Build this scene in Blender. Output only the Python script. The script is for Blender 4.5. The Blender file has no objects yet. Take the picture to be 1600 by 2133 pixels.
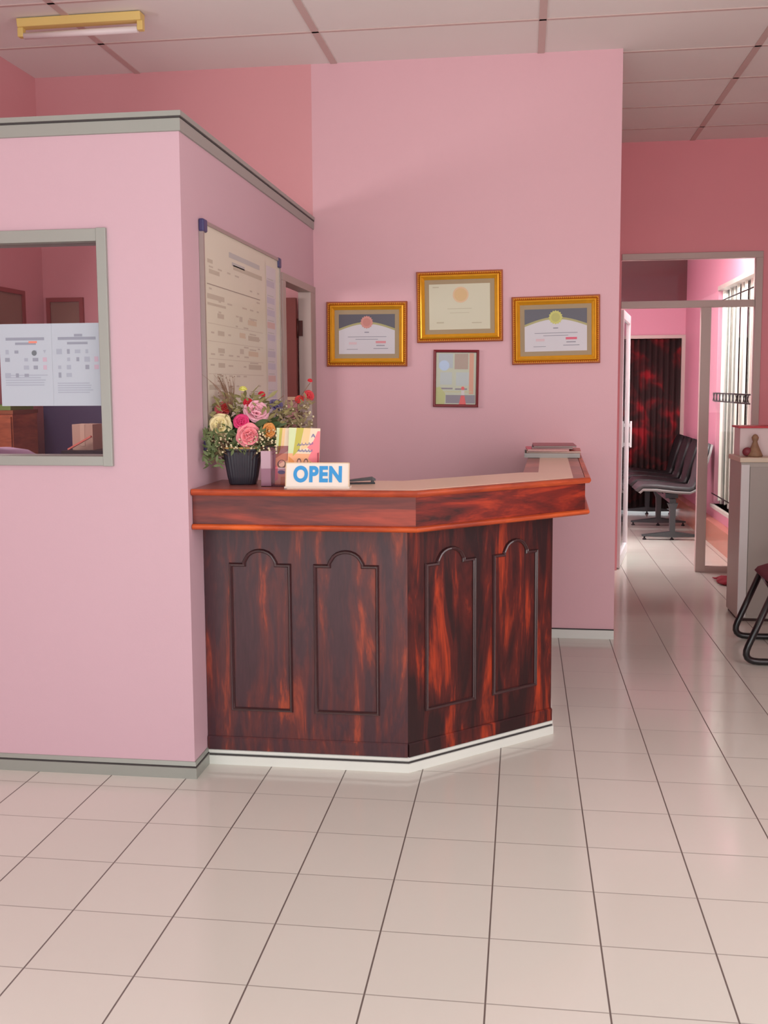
import bpy, math, random
from mathutils import Vector, Matrix

random.seed(7)
SC = bpy.context.scene
COL = SC.collection

# ------------------------------------------------------------------ camera
cam_d = bpy.data.cameras.new('camera')
cam = bpy.data.objects.new('camera', cam_d)
COL.objects.link(cam)
R_ = Vector((0.99065361, 0.13626694, -0.00606166))
U_ = Vector((-0.00740551, 0.09810561, 0.99514846))
F_ = Vector((-0.13620052, 0.98580252, -0.0981978))
M = Matrix((R_, U_, -F_)).transposed().to_4x4()
M.translation = Vector((1.281, -2.341, 1.508))
cam.matrix_world = M
cam_d.sensor_fit = 'HORIZONTAL'
cam_d.sensor_width = 36.0
cam_d.lens = 36.0 * 2098.04 / 1600.0
cam_d.shift_y = -56.5 / 1600.0
cam_d.clip_start = 0.05
SC.camera = cam

# ------------------------------------------------------------------ light
SC.view_settings.view_transform = 'Standard'
SC.view_settings.look = 'None'
SC.view_settings.gamma = 1.0
SC.view_settings.use_curve_mapping = False
SC.view_settings.exposure = -0.66

world = bpy.data.worlds.new('daylight')
SC.world = world
world.use_nodes = True
wbg = world.node_tree.nodes['Background']
wbg.inputs[0].default_value = (0.93, 0.97, 1.0, 1)
wbg.inputs[1].default_value = 1.3


def area(name, loc, rot, sx, sy, energy, color):
    l = bpy.data.lights.new(name, 'AREA')
    l.shape = 'RECTANGLE'; l.size = sx; l.size_y = sy
    l.energy = energy; l.color = color
    o = bpy.data.objects.new(name, l); COL.objects.link(o)
    o.location = loc; o.rotation_euler = rot
    return o


# daylight falling in through the open shop front behind the camera
area('shopfront_daylight', (0.3, -4.1, 1.65), (math.radians(90), 0, math.radians(0)), 5.4, 2.7, 88, (0.95, 0.98, 1.0))
# added upward fill that brightens the ceiling, and the side shop window on the right
area('ceiling_fill', (0.6, -4.15, 0.35), (math.radians(128), 0, 0), 5.4, 0.9, 85, (1.0, 0.98, 0.94))
area('side_window_daylight', (3.9, -1.0, 1.75), (0, math.radians(90), 0), 2.0, 4.2, 125, (0.97, 0.99, 1.0))
area('cubicle_fill', (-1.62, 2.0, 1.9), (0, math.radians(-64), 0), 0.7, 0.9, 48, (1.0, 0.97, 0.95))  # added fill for the dark cubicle, no window stands behind it
area('waiting_room_side_fill', (1.25, 7.6, 1.6), (0, math.radians(-90), 0), 1.8, 2.6, 30, (0.97, 1.0, 0.98))  # unseen fill added on the left to brighten the waiting room
area('waiting_room_floor_fill', (2.2, 6.42, 2.97), (math.radians(14), 0, 0), 1.6, 0.45, 110, (0.98, 1.0, 0.97))  # overhead fill added to whiten the waiting room floor, no fixture
# daylight through the tall window of the waiting room
area('waiting_room_daylight', (4.6, 7.3, 3.9), (0, math.radians(48), 0), 1.8, 2.8, 1500, (0.97, 1.0, 0.98))

# ------------------------------------------------------------------ materials
MATS = {}


def nodes(name):
    m = bpy.data.materials.new(name); m.use_nodes = True
    nt = m.node_tree
    return m, nt, nt.nodes['Principled BSDF']


def srgb(r, g, b):
    def f(c):
        c /= 255.0
        return c / 12.92 if c <= 0.04045 else ((c + 0.055) / 1.055) ** 2.4
    return (f(r), f(g), f(b), 1)


def mat(name, rgb, rough=0.6, metal=0.0, noise=0.0, nscale=8.0, coat=0.0, alpha=None, trans=0.0, bump=0.0, bscale=200, spec=0.5):
    if name in MATS: return MATS[name]
    m, nt, b = nodes(name)
    c = srgb(*rgb)
    b.inputs['Base Color'].default_value = c
    b.inputs['Roughness'].default_value = rough
    b.inputs['Metallic'].default_value = metal
    b.inputs['Coat Weight'].default_value = coat
    b.inputs['Specular IOR Level'].default_value = spec
    b.inputs['Transmission Weight'].default_value = trans
    tc = nt.nodes.new('ShaderNodeTexCoord')
    if noise > 0:
        n = nt.nodes.new('ShaderNodeTexNoise'); n.inputs['Scale'].default_value = nscale
        n.inputs['Detail'].default_value = 3
        nt.links.new(tc.outputs['Object'], n.inputs['Vector'])
        mx = nt.nodes.new('ShaderNodeMix'); mx.data_type = 'RGBA'
        mx.inputs['A'].default_value = (c[0]*(1-noise), c[1]*(1-noise), c[2]*(1-noise), 1)
        mx.inputs['B'].default_value = (min(1, c[0]*(1+noise)), min(1, c[1]*(1+noise)), min(1, c[2]*(1+noise)), 1)
        nt.links.new(n.outputs['Fac'], mx.inputs['Factor'])
        nt.links.new(mx.outputs['Result'], b.inputs['Base Color'])
    if bump > 0:
        n2 = nt.nodes.new('ShaderNodeTexNoise'); n2.inputs['Scale'].default_value = bscale
        nt.links.new(tc.outputs['Object'], n2.inputs['Vector'])
        bp = nt.nodes.new('ShaderNodeBump'); bp.inputs['Strength'].default_value = bump
        bp.inputs['Distance'].default_value = 0.002
        nt.links.new(n2.outputs['Fac'], bp.inputs['Height'])
        nt.links.new(bp.outputs['Normal'], b.inputs['Normal'])
    MATS[name] = m
    return m


def glass_mat(name, tint=(255, 255, 255), op=0.12, rough=0.02):
    """thin pane: mostly clear with a mirror-like sheen"""
    if name in MATS: return MATS[name]
    m = bpy.data.materials.new(name); m.use_nodes = True
    nt = m.node_tree; nt.nodes.clear()
    out = nt.nodes.new('ShaderNodeOutputMaterial')
    tr = nt.nodes.new('ShaderNodeBsdfTransparent'); tr.inputs[0].default_value = srgb(*tint)
    gl = nt.nodes.new('ShaderNodeBsdfGlossy'); gl.inputs['Roughness'].default_value = rough
    fr = nt.nodes.new('ShaderNodeFresnel'); fr.inputs['IOR'].default_value = 1.22
    ad = nt.nodes.new('ShaderNodeMath'); ad.operation = 'ADD'; ad.inputs[1].default_value = op * 0.03
    mx = nt.nodes.new('ShaderNodeMixShader')
    nt.links.new(fr.outputs[0], ad.inputs[0]); nt.links.new(ad.outputs[0], mx.inputs[0])
    nt.links.new(tr.outputs[0], mx.inputs[1]); nt.links.new(gl.outputs[0], mx.inputs[2])
    nt.links.new(mx.outputs[0], out.inputs[0])
    MATS[name] = m
    return m


def wood(name, scale, dark, mid, hot, lo=0.40, hi=0.68, coat=0.5, rough=0.42, crough=0.3, seed=0.0):
    if name in MATS: return MATS[name]
    m, nt, b = nodes(name)
    tc = nt.nodes.new('ShaderNodeTexCoord')
    mp = nt.nodes.new('ShaderNodeMapping'); mp.inputs['Scale'].default_value = scale
    mp.inputs['Location'].default_value = (seed, seed * .7, seed * .3)
    nt.links.new(tc.outputs['Object'], mp.inputs['Vector'])
    n1 = nt.nodes.new('ShaderNodeTexNoise'); n1.inputs['Scale'].default_value = 1.0
    n1.inputs['Detail'].default_value = 5; n1.inputs['Roughness'].default_value = 0.62
    n1.inputs['Distortion'].default_value = 0.55
    nt.links.new(mp.outputs[0], n1.inputs['Vector'])
    rp = nt.nodes.new('ShaderNodeValToRGB')
    e = rp.color_ramp.elements
    e[0].position = lo; e[0].color = srgb(*dark)
    e[1].position = hi; e[1].color = srgb(*hot)
    k = e.new((lo + hi) / 2); k.color = srgb(*mid)
    nt.links.new(n1.outputs['Fac'], rp.inputs[0])
    mp2 = nt.nodes.new('ShaderNodeMapping'); mp2.inputs['Scale'].default_value = tuple(s * 7 for s in scale)
    nt.links.new(tc.outputs['Object'], mp2.inputs['Vector'])
    n2 = nt.nodes.new('ShaderNodeTexNoise'); n2.inputs['Scale'].default_value = 1.0; n2.inputs['Detail'].default_value = 2
    nt.links.new(mp2.outputs[0], n2.inputs['Vector'])
    mx = nt.nodes.new('ShaderNodeMix'); mx.data_type = 'RGBA'; mx.blend_type = 'MULTIPLY'
    mx.inputs['Factor'].default_value = 0.45
    nt.links.new(rp.outputs[0], mx.inputs['A']); nt.links.new(n2.outputs['Color'], mx.inputs['B'])
    g = nt.nodes.new('ShaderNodeHueSaturation'); g.inputs['Saturation'].default_value = 0.0; g.inputs['Value'].default_value = 1.7
    nt.links.new(n2.outputs['Color'], g.inputs['Color'])
    nt.links.new(g.outputs[0], mx.inputs['B'])
    nt.links.new(mx.outputs['Result'], b.inputs['Base Color'])
    b.inputs['Roughness'].default_value = rough
    b.inputs['Coat Weight'].default_value = coat
    b.inputs['Specular IOR Level'].default_value = 0.32
    b.inputs['Coat Roughness'].default_value = crough
    MATS[name] = m
    return m


def tile_mat(name, sx, sy, c1, c2, grout, gw, rough):
    m, nt, b = nodes(name)
    geo = nt.nodes.new('ShaderNodeNewGeometry')
    sep = nt.nodes.new('ShaderNodeSeparateXYZ'); nt.links.new(geo.outputs['Position'], sep.inputs[0])

    def mth(op, a, bb=None, cl=False):
        n = nt.nodes.new('ShaderNodeMath'); n.operation = op; n.use_clamp = cl
        for i, v in enumerate((a, bb)):
            if v is None: continue
            if isinstance(v, (int, float)): n.inputs[i].default_value = v
            else: nt.links.new(v, n.inputs[i])
        return n.outputs[0]

    def line(s, size, w):
        q = mth('DIVIDE', s, size)
        f = mth('FRACT', mth('ADD', q, 0.5))
        d = mth('MULTIPLY', mth('ABSOLUTE', mth('SUBTRACT', f, 0.5)), size)
        return mth('SUBTRACT', 1.0, mth('MULTIPLY', mth('SUBTRACT', d, w * .5), 1 / 0.0012, False), True), mth('FLOOR', q)
    lx, ix = line(sep.outputs[0], sx, gw)
    ly, iy = line(sep.outputs[1], sy, gw * .8)
    g = mth('MAXIMUM', lx, mth('MULTIPLY', ly, 0.6))
    comb = nt.nodes.new('ShaderNodeCombineXYZ'); nt.links.new(ix, comb.inputs[0]); nt.links.new(iy, comb.inputs[1])
    wn = nt.nodes.new('ShaderNodeTexWhiteNoise'); nt.links.new(comb.outputs[0], wn.inputs['Vector'])
    mx = nt.nodes.new('ShaderNodeMix'); mx.data_type = 'RGBA'
    mx.inputs['A'].default_value = srgb(*c1); mx.inputs['B'].default_value = srgb(*c2)
    nt.links.new(wn.outputs['Value'], mx.inputs['Factor'])
    m2 = nt.nodes.new('ShaderNodeMix'); m2.data_type = 'RGBA'
    nt.links.new(g, m2.inputs['Factor']); nt.links.new(mx.outputs['Result'], m2.inputs['A'])
    m2.inputs['B'].default_value = srgb(*grout)
    nt.links.new(m2.outputs['Result'], b.inputs['Base Color'])
    n = nt.nodes.new('ShaderNodeTexNoise'); n.inputs['Scale'].default_value = 3
    nt.links.new(geo.outputs['Position'], n.inputs['Vector'])
    r = mth('ADD', mth('MULTIPLY', n.outputs['Fac'], 0.06), rough)
    r = mth('ADD', r, mth('MULTIPLY', g, 0.3))
    nt.links.new(r, b.inputs['Roughness'])
    n3 = nt.nodes.new('ShaderNodeTexNoise'); n3.inputs['Scale'].default_value = 2.5
    nt.links.new(geo.outputs['Position'], n3.inputs['Vector'])
    bp = nt.nodes.new('ShaderNodeBump'); bp.inputs['Distance'].default_value = 0.002; bp.inputs['Strength'].default_value = 0.5
    h = mth('SUBTRACT', mth('MULTIPLY', n3.outputs['Fac'], 0.5), mth('MULTIPLY', g, 0.5))
    nt.links.new(h, bp.inputs['Height']); nt.links.new(bp.outputs['Normal'], b.inputs['Normal'])
    MATS[name] = m
    return m


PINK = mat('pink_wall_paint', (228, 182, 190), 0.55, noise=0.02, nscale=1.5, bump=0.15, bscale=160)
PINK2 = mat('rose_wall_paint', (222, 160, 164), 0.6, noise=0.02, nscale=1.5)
PINKP = mat('dimmed_partition_pink', (206, 172, 182), 0.5, noise=0.02, nscale=1.5, bump=0.1, bscale=160)  # wall pink darkened in colour to damp the strong front light
DEEP = mat('deep_rose_wall_paint', (246, 162, 170), 0.5, noise=0.03, nscale=2)
MAGP = mat('magenta_pink_paint', (220, 156, 176), 0.55, noise=0.02, nscale=2)
CEIL = mat('ceiling_board', (236, 233, 228), 0.8, noise=0.03, nscale=2)
BATT = mat('ceiling_batten', (208, 184, 178), 0.7)
ALU = mat('grey_aluminium', (156, 160, 152), 0.38, metal=0.25)
ALUD = mat('dark_groove', (60, 56, 56), 0.6)
ALUW = mat('beige_aluminium', (196, 180, 172), 0.4, metal=0.15)
WHITE = mat('white_gloss_trim', (225, 228, 222), 0.3)
TILE = tile_mat('floor_tile', 0.3, 0.2943, (220, 218, 208), (216, 214, 204), (108, 98, 92), 0.0034, 0.10)
SKIRT = mat('terracotta_skirting_tile', (205, 140, 118), 0.25, noise=0.05)
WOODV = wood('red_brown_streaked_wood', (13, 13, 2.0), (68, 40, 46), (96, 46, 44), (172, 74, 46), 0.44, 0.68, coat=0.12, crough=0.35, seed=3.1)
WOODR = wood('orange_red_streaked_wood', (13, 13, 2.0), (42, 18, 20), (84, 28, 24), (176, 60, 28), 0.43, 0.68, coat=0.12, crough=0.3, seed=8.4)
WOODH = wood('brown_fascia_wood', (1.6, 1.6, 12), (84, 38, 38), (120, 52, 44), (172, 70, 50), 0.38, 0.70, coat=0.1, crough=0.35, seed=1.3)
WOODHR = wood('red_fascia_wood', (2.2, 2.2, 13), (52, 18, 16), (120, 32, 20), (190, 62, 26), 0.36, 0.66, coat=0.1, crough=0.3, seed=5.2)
NOSE = wood('orange_nosing_wood', (2, 2, 10), (150, 58, 36), (184, 76, 38), (216, 100, 44), 0.35, 0.65, coat=0.15, crough=0.25)
MOULD = mat('dark_moulding_wood', (58, 30, 32), 0.3, coat=0.6, noise=0.3, nscale=20)
LAMI = mat('beige_laminate', (236, 200, 176), 0.3, noise=0.04)
BORD = wood('counter_border_wood', (3, 3, 3), (140, 76, 68), (160, 90, 78), (186, 110, 92), 0.35, 0.65)
GLASS = glass_mat('clear_pane')
BLACK = mat('black_plastic', (26, 26, 30), 0.4)
PAPER = mat('white_paper', (184, 194, 204), 0.7)
INKG = mat('faint_grey_ink', (166, 174, 188), 0.7)
INKD = mat('grey_ink', (148, 154, 168), 0.7)
INKR = mat('pale_pink_ink', (196, 172, 188), 0.7)


# ------------------------------------------------------------------ mesh helpers
class MB:
    def __init__(s):
        s.v = []; s.f = []; s.m = []; s.cur = 0; s.smooth = []

    def face(s, idx, sm=False):
        s.f.append(tuple(idx)); s.m.append(s.cur); s.smooth.append(sm)

    def add(s, verts, faces, sm=False):
        b = len(s.v); s.v += [tuple(v) for v in verts]
        for f in faces: s.face([b + i for i in f], sm)

    def box(s, x0, y0, z0, x1, y1, z1, mtx=None):
        vs = [(x, y, z) for z in (z0, z1) for y in (y0, y1) for x in (x0, x1)]
        if mtx: vs = [mtx @ Vector(v) for v in vs]
        s.add(vs, [(0, 2, 3, 1), (4, 5, 7, 6), (0, 1, 5, 4), (2, 6, 7, 3), (0, 4, 6, 2), (1, 3, 7, 5)])
        return s

    def prism(s, poly, z0, z1):
        n = len(poly)
        vs = [(p[0], p[1], z0) for p in poly] + [(p[0], p[1], z1) for p in poly]
        s.add(vs, [tuple(range(n))[::-1], tuple(range(n, 2 * n))] + [(i, (i + 1) % n, n + (i + 1) % n, n + i) for i in range(n)])
        return s

    def loft(s, rings, closed=True, caps=True, sm=True):
        b = len(s.v); n = len(rings[0])
        for r in rings: s.v += [tuple(p) for p in r]
        for k in range(len(rings) - 1):
            for i in range(n if closed else n - 1):
                j = (i + 1) % n
                s.face((b + k*n + i, b + k*n + j, b + (k+1)*n + j, b + (k+1)*n + i), sm)
        if caps and closed:
            s.face([b + i for i in range(n)][::-1]); s.face([b + (len(rings)-1)*n + i for i in range(n)])
        return s

    def tube(s, pts, r, n=8, caps=True, sm=True):
        pts = [Vector(p) for p in pts]
        rr = r if isinstance(r, (list, tuple)) else [r] * len(pts)
        rings = []; up = None
        for i, p in enumerate(pts):
            t = (pts[min(i+1, len(pts)-1)] - pts[max(i-1, 0)]).normalized()
            if up is None:
                up = Vector((0, 0, 1)) if abs(t.z) < .9 else Vector((1, 0, 0))
            a = (up - t * up.dot(t)).normalized(); b = t.cross(a); up = a
            rings.append([p + rr[i]*(a*math.cos(2*math.pi*k/n) + b*math.sin(2*math.pi*k/n)) for k in range(n)])
        return s.loft(rings, True, caps, sm)

    def lathe(s, prof, c=(0, 0, 0), n=24, sm=True, sq=None):
        rings = []
        for r, z in prof:
            rings.append([(c[0] + r*math.cos(2*math.pi*k/n), c[1] + r*math.sin(2*math.pi*k/n), c[2] + z) for k in range(n)])
        return s.loft(rings, True, True, sm)

    def ball(s, c, r, nu=8, nv=6, sc=(1, 1, 1)):
        rings = []
        for j in range(nv + 1):
            th = math.pi * j / nv; rad = max(math.sin(th), 0.02)
            rings.append([(c[0] + r*sc[0]*rad*math.cos(2*math.pi*k/nu), c[1] + r*sc[1]*rad*math.sin(2*math.pi*k/nu), c[2] - r*sc[2]*math.cos(th)) for k in range(nu)])
        return s.loft(rings, True, True, True)

    def sweep(s, path, prof, closed=False):
        """path: 2D points, prof: (out, z); outward is on the right of the direction of travel"""
        n = len(path); rings = []
        for i in range(n):
            P = Vector(path[i])
            ds = []
            if closed or i > 0: ds.append((P - Vector(path[i-1])).normalized())
            if closed or i < n-1: ds.append((Vector(path[(i+1) % n]) - P).normalized())
            ns = [Vector((d.y, -d.x)) for d in ds]
            if len(ns) == 1: mm = ns[0]
            else: mm = (ns[0] + ns[1]) / (1 + ns[0].dot(ns[1]))
            rings.append([(P.x + mm.x*o, P.y + mm.y*o, z) for o, z in prof])
        if closed: rings.append(rings[0])
        s.loft(rings, True, not closed, False)
        return s

    def ridge(s, path, origin, u, v, nrm, w=0.012, h=0.008):
        """raised moulding along a closed 2D path on a plane"""
        n = len(path); rings = []
        pr = [(-w/2, -0.003), (-w/2, h*.5), (-w*.25, h), (w*.1, h*.8), (w*.3, h), (w/2, h*.4), (w/2, -0.003)]
        for i in range(n + 1):
            P = Vector(path[i % n]); d0 = (P - Vector(path[(i-1) % n])).normalized(); d1 = (Vector(path[(i+1) % n]) - P).normalized()
            n0 = Vector((d0.y, -d0.x)); n1 = Vector((d1.y, -d1.x)); mm = (n0+n1)/max(.35, 1+n0.dot(n1))
            ring = []
            for o, hh in pr:
                q = P + mm*o
                ring.append(origin + u*q.x + v*q.y + nrm*hh)
            rings.append(ring)
        s.loft(rings, True, False, False)
        return s

    def build(s, name, mats, parent=None, matrix=None, bevel=0.0):
        me = bpy.data.meshes.new(name)
        me.from_pydata(s.v, [], s.f)
        if not isinstance(mats, (list, tuple)): mats = [mats]
        for m in mats: me.materials.append(m)
        me.polygons.foreach_set('material_index', s.m)
        me.polygons.foreach_set('use_smooth', s.smooth)
        me.update()
        import bmesh
        bm = bmesh.new(); bm.from_mesh(me)
        bmesh.ops.recalc_face_normals(bm, faces=bm.faces)
        bm.to_mesh(me); bm.free()
        o = bpy.data.objects.new(name, me); COL.objects.link(o)
        if matrix: o.matrix_world = matrix
        if parent is not None:
            o.parent = parent
            o.matrix_parent_inverse = parent.matrix_world.inverted() if False else Matrix.Identity(4)
        if bevel > 0:
            md = o.modifiers.new('bevel', 'BEVEL'); md.width = bevel; md.segments = 2; md.limit_method = 'ANGLE'
        return o


def empty(name, loc, label, cat, group=None, rz=0.0, kind=None):
    o = bpy.data.objects.new(name, None); COL.objects.link(o)
    o.empty_display_size = 0.1
    o.location = loc; o.rotation_euler = (0, 0, rz)
    if label: o['label'] = label
    if cat: o['category'] = cat
    if group: o['group'] = group
    if kind: o['kind'] = kind
    return o


def tag(o, label, cat, group=None):
    o['label'] = label; o['category'] = cat
    if group: o['group'] = group
    return o


def struct(o):
    o['kind'] = 'structure'
    return o


def flat(name, parent, origin, u, v, shapes, mats):
    """shapes: (list of 2D points, material index, lift); lies on plane origin+u,v"""
    origin = Vector(origin); u = Vector(u); v = Vector(v); n = u.cross(v)
    mb = MB()
    for pts, mi, lift in shapes:
        mb.cur = mi
        mb.add([origin + u*a + v*b + n*lift for a, b in pts], [tuple(range(len(pts)))])
    me = bpy.data.meshes.new(name); me.from_pydata(mb.v, [], mb.f)
    for m in mats: me.materials.append(m)
    me.polygons.foreach_set('material_index', mb.m); me.update()
    o = bpy.data.objects.new(name, me); COL.objects.link(o)
    o.parent = parent
    return o


def rect(a0, b0, a1, b1): return [(a0, b0), (a1, b0), (a1, b1), (a0, b1)]


def disc(cx, cy, r, n=24, ry=None):
    ry = ry or r
    return [(cx + r*math.cos(2*math.pi*k/n), cy + ry*math.sin(2*math.pi*k/n)) for k in range(n)]


# ================================================================== setting
H = 3.384
XL = -1.68; XR = 3.95; YB = 3.66; YF = 5.93; YREAR = -4.2
# floor
struct(MB().box(-2.6, YREAR, -0.1, XR + .1, 9.9, 0).build('floor', TILE))
# ceiling with battens
struct(MB().box(-2.6, YREAR, H, XR + .1, YF + .1, H + 0.1).build('ceiling', CEIL))
mb = MB()
for k in range(-2, 4):
    x = 0.171 + 1.197*k
    if -2.6 < x < XR: mb.box(x - .019, YREAR, H - .005, x + .019, YF, H)
for k in range(-12, 5):
    y = 3.127 + 0.595*k
    if YREAR < y < YF: mb.box(-2.6, y - .010, H - .005, XR, y + .010, H - .0002)
struct(mb.build('trim_1', BATT))
# main back wall: right section (lighter) and left section
struct(MB().box(0.035, YB, 0, 1.824, YB + .16, H).build('wall_back', PINK))
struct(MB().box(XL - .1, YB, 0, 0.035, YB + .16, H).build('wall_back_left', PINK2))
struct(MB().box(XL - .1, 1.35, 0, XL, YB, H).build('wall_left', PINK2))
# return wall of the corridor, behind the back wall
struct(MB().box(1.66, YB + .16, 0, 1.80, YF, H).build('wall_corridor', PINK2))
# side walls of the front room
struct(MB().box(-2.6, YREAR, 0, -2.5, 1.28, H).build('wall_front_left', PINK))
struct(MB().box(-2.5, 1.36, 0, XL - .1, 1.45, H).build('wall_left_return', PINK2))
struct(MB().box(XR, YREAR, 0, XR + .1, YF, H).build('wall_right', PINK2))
# far wall around the glazed opening (x 2.05..3.116, z 0..2.526)
mb = MB()
mb.box(1.80, YF, 2.524, 3.95, YF + .12, H)
mb.box(3.114, YF, 0, 3.95, YF + .12, 2.524)
mb.box(1.80, YF, 0, 2.046, YF + .12, 2.524)
struct(mb.build('wall_far', DEEP))
# waiting room shell
YE = 9.75
mb = MB().box(1.2, YE, 0, 2.47, YE + .1, 3.0)
mb.box(3.13, YE, 0, 3.2, YE + .1, 3.0); mb.box(2.47, YE, 2.065, 3.13, YE + .1, 2.46)
struct(mb.build('wall_end', MAGP))
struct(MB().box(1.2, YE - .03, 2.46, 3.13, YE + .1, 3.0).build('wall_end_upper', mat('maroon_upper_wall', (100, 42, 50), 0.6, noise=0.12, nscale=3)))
struct(MB().box(1.1, YF + .12, 0, 1.2, YE, 3.0).build('wall_waiting_left', MAGP))
struct(MB().box(1.1, YF + .12, 3.0, 3.2, YE + .1, 3.08).build('ceiling_waiting', mat('pale_pink_ceiling', (225, 200, 205), 0.8)))
XW = 3.13; WY0, WY1, WZ0, WZ1 = 6.25, 7.78, 0.34, 2.43
mb = MB()
mb.box(XW, YF + .12, 0, XW + .12, WY0, 3.0); mb.box(XW, WY1, 0, XW + .12, YE + .1, 3.0)
mb.box(XW, WY0, 0, XW + .12, WY1, WZ0); mb.box(XW, WY0, WZ1, XW + .12, WY1, 3.0)
struct(mb.build('wall_waiting_right', MAGP))
mb = MB().box(3.045, YF + .12, 0, XW, YE, 0.205)
struct(mb.build('baseboard_waiting', SKIRT))

# ------------------------------------------------ partition (office cubicle)
PX, PY, PT = 0.035, 1.29, 0.10
WX0, WX1, WZa, WZb = -1.35, -0.290, 1.248, 2.047
mb = MB()
g_ = .004
mb.box(-2.5, PY, 0, WX0 - g_, PY + PT, 2.5); mb.box(WX1 + g_, PY, 0, PX, PY + PT, 2.5)
mb.box(WX0 - g_, PY, 0, WX1 + g_, PY + PT, WZa - g_); mb.box(WX0 - g_, PY, WZb + g_, WX1 + g_, PY + PT, 2.5)
# side run with the doorway
DY0, DY1, DZ = 2.895, 3.52, 2.055
mb.box(PX - .06, PY + PT, 0, PX, DY0 - g_, 2.5)
mb.box(PX - .06, DY0 - g_, DZ + g_, PX, YB, 2.5)
mb.box(PX - .06, DY1 + g_, 0, PX, YB, DZ + g_)
struct(mb.build('wall_partition', PINKP))
# cap and base trims of the partition
path = [(-2.5, PY), (PX, PY), (PX, YB - .002)]
o_ = MB().sweep(path, [(-.1, 2.500), (-.1, 2.504), (0.010, 2.504), (0.010, 2.486), (0.004, 2.484), (0.004, 2.479), (0.006, 2.477), (0.006, 2.434), (0.0, 2.432), (0, 2.5)]).build('trim_2', ALU); struct(o_)
struct(MB().sweep(path, [(0.0045, 2.479), (0.0075, 2.479), (0.0075, 2.485), (0.0045, 2.485)]).build('trim_3', ALUD))
path = [(-2.5, PY), (PX, PY), (PX, 1.452)]
struct(MB().sweep(path, [(0, 0), (0.009, 0), (0.009, 0.042), (0.004, 0.044), (0.004, 0.048), (0.006, 0.05), (0.004, 0.066), (0, 0.067)]).build('baseboard_partition', ALU))
struct(MB().sweep(path, [(0.0035, 0.043), (0.0075, 0.043), (0.0075, 0.048), (0.0035, 0.048)]).build('trim_4', ALUD))
# back wall baseboard
struct(MB().box(1.43, YB - .012, 0, 1.824, YB, 0.052).build('baseboard_back', WHITE))
struct(MB().box(1.43, YB - .009, 0.052, 1.824, YB, 0.058).build('trim_5', ALUD))

# window 1: service window of the cubicle
win = struct(empty('window_1', (0, 0, 0), None, None))
fw = 0.036
mb = MB()
mb.box(WX0 - fw, PY - .014, WZb, WX1, PY + PT + .01, WZb + .046)
mb.box(WX0 - fw, PY - .014, WZa - .036, WX1, PY + PT + .01, WZa)
mb.box(WX1, PY - .016, WZa - .038, WX1 + .038, PY + PT + .01, WZb + .048)
mb.box(WX0 - fw, PY - .016, WZa, WX0, PY + PT + .01, WZb)
mb.build('window_frame', ALU, win, bevel=0.002)
MB().box(WX0, PY + .030, WZa, WX1, PY + .036, WZb).build('pane', glass_mat('window_pane', (248, 244, 246), .1), win)

# notices taped on the pane, facing the room
def notice(x0, x1, z0, z1, label, red):
    o = MB().box(x0, PY + .0275, z0, x1, PY + .0295, z1).build('notice_sheet', PAPER)
    tag(o, label, 'notice', 'notices taped to the cubicle window')
    w = x1 - x0; h = z1 - z0; sh = []
    sh.append((rect(w*.12, h*.80, w*.86, h*.835), 1, 0))
    if not red: sh.append((rect(w*.44, h*.84, w*.6, h*.87), 1, 0))
    sh.append((rect(w*.30, h*.745, w*.70, h*.775), 1, 0.0001))
    if red: sh.append((rect(w*.56, h*.765, w*.72, h*.79), 3, 0.0003))
    for r in range(4):
        for c in range(5):
            cx = w*(.14 + c*.18); cz = h*(.66 - r*.095)
            if random.random() < .15 or (c > 2 and r == 3): continue
            ww = w*random.uniform(.025, .06); hh = h*random.uniform(.018, .033)
            mi = 2 if (c == 4 and r >= 1) else (0 if random.random() < .5 else 1)
            if c == 4 and r == 0: sh.append(([(cx-ww, cz+hh), (cx, cz-hh), (cx+ww, cz+hh)], 0, 0.0002)); continue
            sh.append((rect(cx-ww, cz-hh, cx+ww, cz+hh), mi, 0.0002))
    for r in range(5):
        z = h*(.27 - r*.028) if not red else h*(.37 - r*.03)
        sh.append((rect(w*.09, z, w*random.uniform(.7, .93), z + h*.012), 0, 0.0001))
    if red:
        sh.append((disc(w*.66, h*.645, w*.05, 10), 4, 0.0004))
    flat('print', o, (x0, PY + .0272, z0), (1, 0, 0), (0, 0, 1), sh,
         [INKG, INKD, INKR, mat('orange_red_ink', (232, 140, 120), .7), mat('dark_grey_ink', (110, 118, 124), .7)])
    return o
notice(-0.709, -0.498, 1.438, 1.750, 'white printed notice with an orange-red mark, left sheet on the cubicle window', True)
notice(-0.4975, -0.2925, 1.438, 1.750, 'white printed notice without orange mark, right sheet beside the window frame', False)

# doorway in the partition side: frame and two-part door
dr = struct(empty('door_1', (0, 0, 0), None, None))
mb = MB()
mb.box(PX - .066, DY0 - .068, 0, PX + .010, DY0, DZ)
mb.box(PX - .066, DY1, 0, PX + .010, YB - .001, DZ)
mb.box(PX - .066, DY0 - .068, DZ, PX + .010, YB - .001, DZ + .04)
mb.build('door_frame', mat('beige_grey_door_frame', (176, 158, 150), 0.45), dr, bevel=0.002)
MB().box(-.72, DY1 - .045, 1.445, -.036, DY1 - .008, 2.02).build('upper_door_leaf', mat('dark_brown_door', (112, 44, 36), 0.5, noise=.15, nscale=6), dr)
MB().box(-.72, DY1 - .045, 0.01, -.036, DY1 - .008, 1.425).build('lower_door_leaf', mat('mauve_door_leaf', (176, 120, 122), 0.5), dr)
MB().box(-.72, DY1 - .06, 1.425, -.036, DY1 - .005, 1.445).build('ledge', mat('tan_ledge', (196, 158, 130), 0.5), dr)
mb = MB()
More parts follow.
